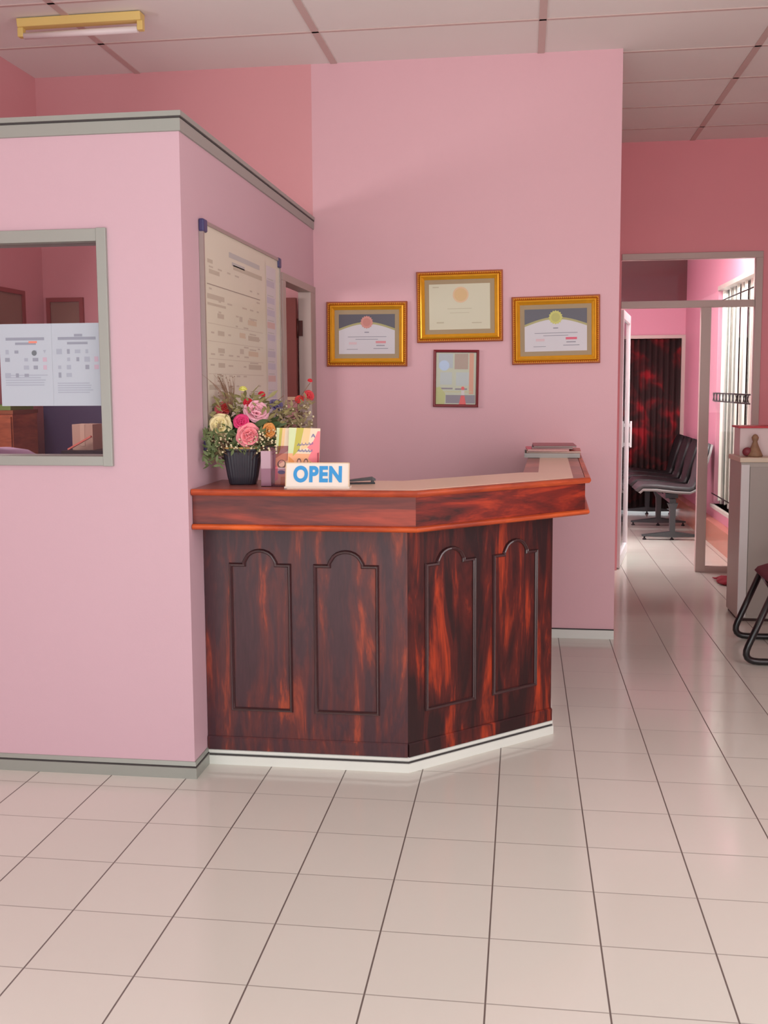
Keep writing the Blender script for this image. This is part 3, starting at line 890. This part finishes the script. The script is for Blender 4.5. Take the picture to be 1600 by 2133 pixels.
# loose bushy right-hand side and left droop
mb = MB()
for k in range(150):
    if k % 3: x = .30 + rnd.random()*.14; z = 1.36 + (x - .30)*.3 + rnd.uniform(-.06, .06)
    else: x = .07 + rnd.random()*.05 ; z = 1.28 + rnd.uniform(-.06, .08)
    y = 1.60 + rnd.uniform(-.05, .05) if k % 3 else 1.45 + rnd.uniform(0, .1)
    L = .028; az = rnd.uniform(0, 6.28)
    random.seed(k); leaf(mb, Lp(x, y, z), Lp(x + L*math.cos(az), y, z + L*math.sin(az)), .005)
o = mb.build('foliage', mat('brown_green_leaf', (134, 118, 84), .7, noise=.3, nscale=30), fp); o['kind'] = 'stuff'; o['label'] = 'sparse brownish sprays'
# green sprays drooping in front of the left corner and round the pot rim
mb = MB()
for k in range(150):
    if k % 2: x = .055 + rnd.random()*.06; z = 1.20 + rnd.random()*.13; y = 1.405 + rnd.random()*.05
    else:
        x = .09 + rnd.random()*.19; z = 1.262 + rnd.random()*.07; y = 1.465 + rnd.random()*.04
    L = .030; az = rnd.uniform(0, 6.28)
    random.seed(k); leaf(mb, Lp(x, y, z), Lp(max(.05, x + L*math.cos(az)), y, z + L*math.sin(az)), .0055)
o = mb.build('foliage', mat('moss_green_leaf', (96, 110, 66), .6, noise=.35, nscale=30), fp); o['kind'] = 'stuff'; o['label'] = 'moss green sprays hanging over the pot rim'
# tiny white filler flowers with stems
mb = MB(); mb2 = MB()
for k in range(9):
    e_ = Lp(.048 + .012*k, 1.45 + .012*k, 1.555 - .012*(k % 3)); a0 = Lp(.13, 1.55, 1.40); p1 = (a0 + e_)/2 + Vector((.015, 0, .03))
    mb2.tube([a0*(1-t)**2 + p1*2*t*(1-t) + e_*t*t for t in (0, .2, .4, .6, .8, 1)], [.0012, .0011, .001, .0009, .0007, .0004], 4)
for k in range(190):
    sidek = k % 4
    if sidek == 0: x = .062 + rnd.random()*.08; z = 1.25 + rnd.random()*.07
    elif sidek == 1: x = .25 + rnd.random()*.09; z = 1.25 + rnd.random()*.09
    elif sidek == 2: x = .10 + rnd.random()*.15; z = 1.262 + rnd.random()*.05
    else: x = .30 + rnd.random()*.15; z = 1.33 + rnd.random()*.10
    y = 1.43 + rnd.random()*.07 if sidek != 3 else 1.58 + rnd.random()*.07
    p = Lp(x, y, z)
    mb.ball(p, rnd.uniform(.0028, .0048), 6, 4)
    q = Lp(.18 + (x - .18)*.6, y + .04, z - .03)
    mb2.tube([q, (q + p)/2 + Vector((0, 0, .006)), p], .0008, 4)
o = mb.build('filler_flowers', mat('cream_filler', (222, 212, 172), .7), fp); o['kind'] = 'stuff'
# wisps and stems
for k in range(34):
    x1 = .0 + rnd.random()*.16; z1 = 1.46 + rnd.random()*.10
    if k < 3: x1 = -.008 + .01*k; z1 = 1.555
    a0 = Lp(.12, 1.58, 1.38); p2 = Lp(max(x1 - .02, .066 + .006*(k % 4)), 1.60, z1); p1 = (a0 + p2)/2 + Vector((.012, 0, .022))
    mb2.tube([a0*(1-t)**2 + p1*2*t*(1-t) + p2*t*t for t in (0, .2, .4, .6, .8, 1)], [.001, .001, .0009, .0008, .0006, .0004], 4)
    mb2.ball(p2, .0022, 5, 4)
mb2.tube([Lp(.30, 1.64, 1.36), Lp(.38, 1.65, 1.45), Lp(.43, 1.66, 1.52)], .0012, 4)
mb2.tube([Lp(.26, 1.60, 1.40), Lp(.27, 1.60, 1.42), Lp(.33, 1.62, 1.47)], .0012, 4)
mb2.tube([Lp(.22, 1.60, 1.35), Lp(.235, 1.6, 1.40), Lp(.245, 1.6, 1.465)], .0012, 4)
o = mb2.build('stems', mat('dry_stem', (132, 100, 78), .7), fp); o['kind'] = 'stuff'
# stem bundle inside the pot
mb = MB()
for k in range(9):
    a = k*.7; mb.tube([Vector((.02*math.cos(a), .02*math.sin(a), .10)), Vector((.035*math.cos(a), .035*math.sin(a), .2)), Vector((.06*math.cos(a), .05*math.sin(a), .27))], .003, 5)
mb.ball((0, 0, .14), .06, 14, 8, (1.05, 1.0, .5))
mb.ball((0.02, 0.02, .23), .07, 14, 8, (1.1, .7, .85))
mb.build('moss', mat('dark_moss', (62, 62, 38), .9, noise=.4, nscale=50), fp)

# --- brochure holder and leaflets
bh_ = empty('brochure_holder', (.395, 1.462, CB), 'clear acrylic leaflet holder standing behind the OPEN sign', 'holder', rz=math.radians(4))
AC = glass_mat('acrylic', (232, 214, 222), .05, .15)
MB().box(-.118, .030, 0, .105, .034, .155).build('back_plate', AC, bh_)
MB().box(-.118, -.012, 0, .105, .034, .003).build('base', AC, bh_)
MB().box(-.118, -.014, 0, .105, -.011, .07).build('front_lip', AC, bh_)
MB().box(.102, -.012, 0, .105, .034, .13).build('side_plate', AC, bh_)
MB().box(-.118, -.012, .003, -.080, .032, .138).build('side_pocket', mat('frosted_acrylic', (188, 156, 168), .5), bh_)

def brochure(x0, x1, y, label, seed_):
    w = x1 - x0; h = .222
    e = empty('brochure', ((x0+x1)/2, y, CB + .004), label, 'brochure', 'leaflets in the acrylic holder')
    e.rotation_euler = (math.radians(-6), math.radians(1.5), 0)
    MB().box(-w/2, 0, 0, w/2, .003, h).build('sheets', mat('cream_leaflet', (238, 226, 196), .4), e)
    sh = [(rect(0, 0, w, h), 0, 0), (rect(0, 0, w, h*.55), 1, .0002),
          ([(0, h), (0, h*.55), (w*.25, h*.55), (w*.22, h)], 2, .0003),
          ([(w*.25, h), (w*.15, h*.50), (w*.36, h*.62), (w*.48, h)], 3, .0004),
          ([(w*.48, h), (w*.40, h*.62), (w*.62, h*.66), (w*.70, h)], 4, .0004)]
    if w > .05:
        sh += [([(w*.92, h*.95), (w*.8, h*.78), (w*.6, h*.66), (w*.75, h*.6), (w*.64, h*.46), (w*.85, h*.38), (w, h*.4), (w, h*.95)], 5, .0006),
               ([(w*.02, h*.5), (w*.2, h*.42), (w*.2, 0), (w*.02, 0)], 6, .0005)]
        # squiggles of blue script
        for (a, b_, c_, d_) in ((.28, .685, .80, .012), (.30, .585, .78, .012)):
            n_ = 14
            for q in range(n_):
                xx = w*(a + (c_ - a)*q/n_); zz = h*(b_ + (.03*q/n_ if b_ > .65 else 0)) + .0015*math.sin(q*2.1)
                sh.append((rect(xx, zz, xx + w*.022, zz + h*.022*(1 + (q*5 % 3)*.4)), 7, .0009))
        # capital A
        ax, az = w*.72, h*.84
        sh += [([(ax, az), (ax + w*.025, az), (ax + w*.07, az + h*.06), (ax + w*.05, az + h*.06)], 7, .0009),
               ([(ax + w*.10, az), (ax + w*.13, az), (ax + w*.08, az + h*.06), (ax + w*.055, az + h*.06)], 7, .0009), (rect(ax + w*.035, az + h*.018, ax + w*.10, az + h*.026), 7, .001)]
        # three little figures
        for fx, hh in ((.36, .36), (.58, .36), (.72, .30)):
            sh += [(disc(w*fx, h*(hh+.05), w*.07, 14, h*.06), 8, .0008), (disc(w*fx, h*(hh+.045), w*.048, 14, h*.04), 9, .0011), (rect(w*(fx-.07), h*(hh-.14), w*(fx+.07), h*(hh-.01)), 10, .0008)]
    else:
        sh += [(disc(w*.5, h*.36, w*.35, 14, h*.08), 8, .0006), (disc(w*.5, h*.37, w*.25, 14, h*.06), 9, .0008), (rect(w*.2, h*.2, w*.8, h*.3), 10, .0007), (disc(w*.5, h*.22, w*.3, 14, h*.035), 7, .0009),
               ([(0, h*.05), (w*.25, h*.1), (w*.2, h*.3), (0, h*.35)], 5, .0006), (rect(w*.45, 0, w, h*.14), 6, .0006)]
    ms = [mat('leaflet_pale', (240, 220, 190), .4), mat('leaflet_peach', (246, 180, 130), .4), mat('leaflet_mint', (214, 228, 176), .4), mat('leaflet_olive', (196, 188, 76), .4),
          mat('leaflet_apricot', (246, 206, 150), .4), mat('leaflet_pink', (250, 130, 140), .4), mat('leaflet_orange', (232, 150, 70), .4), mat('leaflet_blue', (92, 96, 160), .5),
          mat('leaflet_brown', (120, 84, 72), .5), mat('leaflet_skin', (236, 184, 160), .5), mat('leaflet_white', (232, 214, 214), .5)]
    flat('print', e, (-w/2, -.0004, 0), (1, 0, 0), (0, 0, 1), sh, ms)
    return e
brochure(.322, .372, 1.481, 'narrow visible edge of a leaflet tucked behind the wider one', 1)
brochure(.374, .498, 1.469, 'colourful pink and yellow leaflet with blue script behind the OPEN sign', 2)

# --- OPEN sign
sg = empty('open_sign', (.510, 1.385, CB + .0015), 'small white tent sign reading OPEN in blue letters', 'sign', rz=math.radians(1.5))
SW, SH = .246, .098
T = .004
sgm = mat('cream_sign_board', (236, 226, 214), .4)
# leaning front sheet, foot and back sheet
import mathutils
lean = math.radians(12)
mb = MB(); mx_ = Matrix.Rotation(-lean, 4, 'X')
mb.box(-SW/2, 0, 0, SW/2, T, SH, mx_).build('front_board', sgm, sg, bevel=.001)
mb = MB(); mb.box(-SW/2 - .002, -.008, -.0008, SW/2 + .002, .052, .006).build('foot', sgm, sg)
mb = MB(); mb.box(-SW/2 + .004, 0, 0, SW/2 - .004, T, SH, Matrix.Translation((0, .046, 0)) @ Matrix.Rotation(lean*1.3, 4, 'X')).build('back_board', sgm, sg)
mb = MB()
for (a0, b0, a1, b1) in ((0, 0, SW, .0035), (0, SH-.0035, SW, SH), (0, 0, .0035, SH), (SW-.0035, 0, SW, SH)):
    mb.box(a0 - SW/2, -.0012, b0, a1 - SW/2, 0, b1, mx_)
mb.build('border', mat('tan_sign_border', (222, 196, 160), .5), sg)
fc = bpy.data.curves.new('lettering', 'FONT'); fc.body = 'OPEN'; fc.size = .0775; fc.align_x = 'CENTER'; fc.offset = .0036; fc.extrude = .0006; fc.space_character = 1.10
tmp = bpy.data.objects.new('tmp', fc); COL.objects.link(tmp)
bpy.context.view_layer.update()
me = bpy.data.meshes.new_from_object(tmp.evaluated_get(bpy.context.evaluated_depsgraph_get()))
bpy.data.objects.remove(tmp)
me.materials.clear(); me.materials.append(mat('sky_blue_letters', (48, 150, 214), .45))
lt = bpy.data.objects.new('lettering', me); COL.objects.link(lt); lt.parent = sg
lt.matrix_basis = mx_ @ Matrix.Translation((.002, -.0008, .026)) @ Matrix.Rotation(math.radians(90), 4, 'X') @ Matrix.Diagonal((.88, 1.04, 1, 1))

# --- small dark remote lying behind the sign
rm = empty('stapler', (.650, 1.56, CT), 'small dark grey stapler lying beside the OPEN sign', 'stapler', rz=math.radians(14))
mb = MB(); mb.loft([[(-.055, -.016, 0), (.055, -.014, 0), (.055, .014, 0), (-.055, .016, 0)], [(-.055, -.016, .006), (.055, -.013, .006), (.055, .013, .006), (-.055, .016, .006)]], True, True, False).build('base', BLACK, rm)
mb = MB(); mb.loft([[(-.055, -.013, .010), (-.055, .013, .010), (-.055, .013, .016), (-.055, -.013, .016)], [(.045, -.011, .014), (.045, .011, .014), (.045, .011, .028), (.045, -.011, .028)], [(.058, -.008, .012), (.058, .008, .012), (.058, .008, .020), (.058, -.008, .020)]], True, True, False)
mb.box(.040, -.008, .006, .052, .008, .016).build('arm', mat('charcoal_plastic', (70, 68, 70), .4), rm)

# --- magazines and tray at the wall end of the desk
def mag(name, x0, x1, y0, y1, z0, th, cov, page, rz, label):
    e = empty(name, ((x0+x1)/2, (y0+y1)/2, z0), label, 'magazine' if name == 'magazine' else 'tray', 'reading matter stacked on the desk wing' if name == 'magazine' else None, rz=math.radians(rz))
    w, d = x1-x0, y1-y0
    MB().box(-w/2+.002, -d/2+.002, th*.15, w/2-.001, d/2-.002, th*.85).build('pages', page, e)
    mb = MB(); mb.box(-w/2, -d/2, 0, w/2, d/2, th*.15); mb.box(-w/2, -d/2, th*.85, w/2, d/2, th)
    mb.build('cover', cov, e, bevel=.0006)
    return e
PG = mat('page_edge', (206, 196, 184), .7, noise=.1, nscale=100)
tr = empty('paper_tray', (1.435, 3.19, CT), 'flat grey document tray under the magazines on the desk wing', 'tray')
GT = mat('grey_tray', (170, 168, 164), .4)
MB().box(-.145, -.15, 0, .145, .15, .004).build('tray_floor', GT, tr)
mb = MB(); mb.box(-.145, -.15, .004, .145, -.146, .024); mb.box(-.145, .146, .004, .145, .15, .024); mb.box(-.145, -.146, .004, -.141, .146, .024); mb.box(.141, -.146, .004, .145, .146, .024)
mb.build('tray_wall', GT, tr)
z = CT + .0045
z += 0
mag('magazine', 1.315, 1.565, 3.06, 3.32, z, .020, mat('cream_cover', (220, 206, 186), .35), PG, 0, 'cream magazine lying lowest in the grey tray')
z += .0205
mag('magazine', 1.305, 1.590, 3.05, 3.33, z, .010, mat('coral_edge_cover', (206, 96, 70), .35), PG, -2, 'coral covered magazine jutting out on the right of the stack')
z += .0105
mag('magazine', 1.300, 1.52, 3.04, 3.30, z, .010, mat('pink_cover', (232, 72, 104), .35), PG, 2, 'magazine with a bright pink spine in mid-stack')
z += .0105
mag('magazine', 1.33, 1.545, 3.06, 3.31, z, .008, mat('navy_cover', (46, 40, 74), .35), PG, -1, 'navy covered magazine second from the top of the stack')
z += .0085
mag('magazine', 1.335, 1.560, 3.05, 3.32, z, .009, mat('crimson_cover', (150, 48, 62), .35), mat('grey_page_edge', (160, 150, 146), .7), 1, 'crimson covered magazine on top of the stack')

# ================================================================== ceiling lamp
cl = empty('ceiling_light', (-.960, 2.72, H - .005), 'yellowed batten ceiling lamp with one white fluorescent tube', 'lamp', rz=math.radians(-.5))
YEL = mat('yellowed_housing', (226, 200, 120), .45)
mb = MB(); mb.loft([[(x, -.035, 0), (x, .035, 0), (x, .028, -.040), (x, -.028, -.040)] for x in (-.33, .33)], True, True, False)
mb.build('housing', YEL, cl, bevel=.003)
for s_ in (-1, 1):
    MB().box(min(s_*.335, s_*.305), -.018, -.085, max(s_*.335, s_*.305), .018, -.038).build('lamp_holder', YEL, cl, bevel=.004)
mb = MB().tube([(-.305, 0, -.078), (.305, 0, -.078)], .0165, 16); mb.build('tube', mat('white_tube', (236, 226, 224), .3), cl)

# ================================================================== cubicle interior, seen through the window
cb_ = empty('wooden_cabinet', (-1.575, 2.99, 0), 'orange-brown wooden cabinet inside the cubicle, left behind the window', 'cabinet')
MB().box(-.09, -.14, 0, .09, .14, 1.365).build('body', wood('cabinet_wood', (2, 2, 8), (150, 84, 58), (184, 104, 70), (200, 120, 80)), cb_)
MB().box(-.095, -.145, 1.365, .095, .145, 1.385).build('top_board', mat('cabinet_top', (140, 84, 56), .4), cb_)
dd = MB().box(-.085, -.155, .06, .085, -.14, 1.35).build('door', MATS['cabinet_wood'], cb_)
MB().ball((.06, -.165, .75), .012).build('knob', BLACK, dd)
gf = MB().box(-1.66, 2.86, 1.386, -1.50, 3.12, 1.415).build('document_folder', mat('green_folder', (112, 140, 74), .6)); tag(gf, 'green folder lying on the wooden cabinet in the cubicle', 'folder')
lk = empty('steel_cabinet', (-1.09, 3.42, 0), 'tall dark purple steel cabinet inside the cubicle, right behind the window', 'cabinet')
PUR = mat('dark_purple_steel', (54, 44, 78), .45)
MB().box(-.40, -.2, 0, .40, .2, 1.50).build('body', PUR, lk)
for s_ in (-1, 1):
    dd = MB().box(min(s_*.39, s_*.004), -.212, .05, max(s_*.39, s_*.004), -.2, 1.47).build('door', PUR, lk)
    MB().box(s_*.04 - .008, -.225, .7, s_*.04 + .008, -.212, .85).build('handle', BLACK, dd)
fc_ = empty('filing_cabinet', (-.86, 2.67, 0), 'black filing cabinet in front of the purple steel cabinet', 'cabinet')
MB().box(-.17, -.2, 0, .17, .2, 1.19).build('body', BLACK, fc_)
for k in range(4):
    dd = MB().box(-.16, -.212, .03 + k*.29, .16, -.2, .30 + k*.29).build('drawer', mat('dark_drawer', (44, 38, 50), .4), fc_)
    MB().box(-.05, -.228, .16 + k*.29, .05, -.212, .18 + k*.29).build('handle', BLACK, dd)
cbx = empty('carton', (-.945, 2.60, 1.19), 'small beige carton on the black filing cabinet in the cubicle', 'box')
MB().box(-.055, -.06, 0, .055, .06, .13).build('box', mat('beige_carton', (170, 140, 122), .7), cbx); MB().box(-.012, -.061, .02, .012, .061, .1308).build('tape', mat('carton_tape', (184, 158, 138), .4), cbx)
mb = MB(); mb.box(-.07, -.01, 0, .07, .01, .008, Matrix.Translation((-.945, 2.51, 1.224)) @ Matrix.Rotation(math.radians(-28), 4, 'Y'))
tag(mb.build('ruler_box', mat('salmon_plastic', (206, 110, 96), .5)), 'salmon pink slim case leaning before the beige carton', 'case')
ch = empty('office_chair', (-1.0, 1.84, 0), 'mauve high-backed office chair inside the cubicle, below the notices', 'chair')
MAU = mat('mauve_fabric', (138, 106, 128), .8)
rings = []
for z, hw in ((.62, .19), (.8, .24), (1.0, .25), (1.14, .235), (1.20, .19), (1.235, .12), (1.245, .03)):
    rings.append([(hw*math.cos(t*math.pi/8), .045*math.sin(t*math.pi/8), z) for t in range(16)])
MB().loft(rings, True, True, True).build('backrest', MAU, ch)
MB().box(-.24, .04, .44, .24, .5, .53).build('seat', MAU, ch, bevel=.03)
mb = MB().tube([(0, .26, .08), (0, .26, .44)], .025); mb.tube([(0, .26, .46), (0, -.03, .46), (0, -.03, .7)], .015)
for k in range(5):
    a = k*2*math.pi/5; mb.tube([(0, .26, .10), (.27*math.cos(a), .26 + .27*math.sin(a), .06)], .018)
mb.build('base', BLACK, ch)
for k in range(5):
    a = k*2*math.pi/5; MB().ball((.27*math.cos(a), .26 + .27*math.sin(a), .03), .03).build('caster', BLACK, ch)
def inner_frame(loc, rz, w, h, label):
    e = empty('picture_frame', loc, label, 'picture frame', None, rz=rz)
    mb = MB(); 
    for (a0, b0, a1, b1) in ((0, 0, w, .025), (0, h-.025, w, h), (0, .025, .025, h-.025), (w-.025, .025, w, h-.025)): mb.box(a0, -.02, b0, a1, 0, b1)
    mb.build('frame', mat('brick_red_frame', (150, 66, 64), .5), e)
    MB().box(.025, -.008, .025, w-.025, -.001, h-.025).build('picture', mat('dull_olive_print', (148, 116, 98), .6), e)
inner_frame((-1.655, YB, 1.72), 0, .24, .34, 'dull red picture frame on the cubicle back wall, half hidden by the right notice')
inner_frame((XL, 3.05, 1.72), math.radians(90), .34, .36, 'dull red picture frame on the cubicle left wall, above the left notice')

# ================================================================== waiting room seats
tb = empty('tandem_bench', (2.72, 7.62, 0), 'four-seat tandem bench with grey shells on T-shaped steel legs in the waiting room', 'bench')
STEEL = mat('grey_steel', (74, 78, 80), .4, metal=.3)
SHELL = mat('grey_seat_shell', (132, 128, 126), .5)
PADM = mat('black_vinyl', (24, 24, 26), .5)
MB().box(-.03, -.02, .36, .03, 2.05, .40).build('beam', STEEL, tb)
for k, y in enumerate((.0, 1.02, 2.0)):
    mb = MB()
    mb.loft([[(-.05, y-.03, .36), (.05, y-.03, .36), (.05, y+.03, .36), (-.05, y+.03, .36)], [(-.028, y-.03, .30), (.028, y-.03, .30), (.028, y+.03, .30), (-.028, y+.03, .30)], [(-.024, y-.03, .055), (.024, y-.03, .055), (.024, y+.03, .055), (-.024, y+.03, .055)]], True, True, False)
    mb.loft([[(-.285, y-.02, .035), (-.285, y+.02, .035), (-.285, y+.02, .05), (-.285, y-.02, .05)], [(0, y-.03, .03), (0, y+.03, .03), (0, y+.03, .085), (0, y-.03, .085)], [(.285, y-.02, .035), (.285, y+.02, .035), (.285, y+.02, .05), (.285, y-.02, .05)]], True, True, False)
    lg = mb.build('leg', STEEL, tb)
    for x in (-.26, 0, .26):
        MB().lathe([(.012, .0), (.018, .0), (.018, .012), (.008, .018), (.008, .034)], (x, y, 0), 10).build('foot', BLACK, lg)
for k in range(4):
    y = .02 + k*.53 + .12
    prof_s = [(-.30, .445), (-.28, .475), (-.16, .475), (.02, .455), (.16, .445), (.24, .475), (.272, .56), (.305, .70), (.345, .84), (.375, .92)]
    hw = [.15, .20, .225, .225, .19, .13, .15, .205, .21, .12]
    def shell(th0, th1, ins):
        rings = []
        for i, (x, z) in enumerate(prof_s):
            p0 = Vector(prof_s[max(i-1, 0)]); p1 = Vector(prof_s[min(i+1, len(prof_s)-1)]); t = (p1-p0).normalized(); nn = Vector((-t.y, t.x))
            w_ = hw[i]*ins; ring = []
            for q in range(9):
                s_ = (q/8 - .5)*2; lift = .02*s_*s_
                ring.append((x + nn.x*(th0+lift), y + w_*s_, z + nn.y*(th0+lift)))
            for q in range(8, -1, -1):
                s_ = (q/8 - .5)*2; lift = .02*s_*s_
                ring.append((x + nn.x*(th1+lift), y + w_*s_, z + nn.y*(th1+lift)))
            rings.append(ring)
        return MB().loft(rings, True, True, True)
    st = shell(-.012, .010, 1.0).build('seat_shell', SHELL if k == 0 else mat('dark_seat_shell', (70, 68, 68), .5), tb)
    shell(.011, .052, .93).build('seat_pad', PADM if k else mat('dark_grey_vinyl', (66, 64, 66), .5), tb)
    MB().box(-.06, y - .08, .40, .06, y + .08, .445).build('bracket', STEEL, tb)

# ================================================================== right side: cabinet, vase, tray, cloth, chair
sc = empty('storage_cabinet', (2.98, 4.38, 0), 'beige-grey metal cabinet beside the glazed opening at the right edge', 'cabinet')
GR = mat('greige_cabinet', (178, 168, 158), .45)
MB().box(-.34, -.17, .02, .34, .17, 1.015).build('body', GR, sc)
MB().box(-.33, -.16, 0, .33, .16, .02).build('kick', mat('dark_brown_kick', (60, 34, 30), .6), sc)
MB().box(-.35, -.185, 1.015, .35, .175, 1.045).build('top', mat('cream_cabinet_top', (214, 196, 172), .4), sc, bevel=.003)
d1 = MB().box(-.285, -.178, .04, -.0, -.17, .985).build('door', mat('greige_door', (166, 156, 148), .45), sc)
d2 = MB().box(.005, -.178, .04, .33, -.17, .985).build('door', MATS['greige_door'], sc)
MB().box(-.34, -.182, .03, -.29, -.17, 1.0).build('corner_post', mat('pale_post', (214, 208, 206), .35), sc)
MB().box(-.03, -.19, .5, -.015, -.178, .6).build('handle', ALU, d1); MB().box(.02, -.19, .5, .035, -.178, .6).build('handle', ALU, d2)
vs = empty('ornament', (2.74, 4.30, 1.045), 'small tan figurine with a maroon side piece on the grey cabinet', 'ornament')
MB().lathe([(.045, 0), (.05, .006), (.040, .03), (.022, .07), (.014, .095), (.020, .11), (.022, .122), (.012, .138), (.002, .142)], (0, 0, 0), 16).build('body', mat('tan_ornament', (150, 116, 88), .6, noise=.3, nscale=40), vs)
MB().ball((-.045, 0, .03), .032, 12, 8, (1, .8, .9)).build('bowl', mat('maroon_ornament', (130, 52, 62), .5), vs)
tyy = empty('storage_box', (2.88, 4.44, 1.045), 'white box with a red rim on top of the grey cabinet', 'box')
mb = MB(); mb.box(-.22, -.08, 0, .22, .10, .178).build('box', mat('pale_box', (226, 206, 204), .5), tyy)
MB().box(-.235, -.095, .178, .235, .11, .190).build('rim', mat('red_rim', (196, 40, 54), .45), tyy, bevel=.002)
# crumpled cloth
mb = MB(); rings = []
for i in range(9):
    row = []
    for j in range(9):
        random.seed(i*31 + j); row.append((2.755 + .34*i/8 + random.uniform(-.02, .02), 5.36 + .26*j/8 + random.uniform(-.015, .015), .014 + random.uniform(0, .035)*(1 if 0 < i < 8 and 0 < j < 8 else .2)))
    rings.append(row)
mb.loft(rings, closed=False, caps=False)
o = mb.build('floor_cloth', mat('crimson_cloth', (150, 30, 48), .8)); tag(o, 'crumpled crimson cloth on the floor behind the grey cabinet', 'cloth'); o.modifiers.new('solid', 'SOLIDIFY').thickness = .008

def smooth_path(pts, rad=.06, n=6):
    out = [Vector(pts[0])]
    for i in range(1, len(pts)-1):
        P = Vector(pts[i]); a = Vector(pts[i-1]) - P; b = Vector(pts[i+1]) - P
        r = min(rad, a.length*.45, b.length*.45); A = P + a.normalized()*r; B = P + b.normalized()*r
        for k in range(n+1):
            t = k/n; out.append(A*(1-t)**2 + P*2*t*(1-t) + B*t*t)
    out.append(Vector(pts[-1])); return out
vc = empty('visitor_chair', (2.85, 3.46, 0), 'maroon padded chair with a black tubular sled frame, cut by the right edge', 'chair', rz=math.radians(0))
TUB = mat('black_tube', (22, 20, 22), .3, coat=.3)
for s_, y in ((1, .285), (-1, -.285)):
    xs = 0 if s_ > 0 else -.06
    pts = [(-.18 + xs, y, .40), (-.335 + xs, y, .019), (.28 + xs, y, .019), (.20 + xs, y, .42), (.27 + xs, y, .84)]
    MB().tube(smooth_path(pts, .09), .0185, 10).build('sled_frame', TUB, vc)
MB().tube([(-.18, .285, .40), (-.24, -.285, .40)], .012, 8).build('crossbar', TUB, vc); MB().tube([(.20, .285, .42), (.14, -.285, .42)], .012, 8).build('crossbar', TUB, vc)
MARO = mat('maroon_fabric', (112, 48, 60), .85, bump=.3, bscale=400)
rings = []
for k in range(9):
    t = k/8; y = -.25 + .5*t; c = min(1, .55 + 2.2*min(t, 1-t))
    rings.append([(-.01 - .24*c*math.cos(a*math.pi/8), y, .445 + .055*c*math.sin(a*math.pi/8)) for a in range(16)])
MB().loft(rings, True, True, True).build('seat', MARO, vc)
rings = []
for k in range(9):
    t = k/8; y = -.22 + .44*t; c = min(1, .5 + 2.5*min(t, 1-t))
    rings.append([(.225 + .03*math.cos(a*math.pi/8), y, .72 + .15*c*math.sin(a*math.pi/8)) for a in range(16)])
MB().loft(rings, True, True, True).build('backrest', MARO, vc)
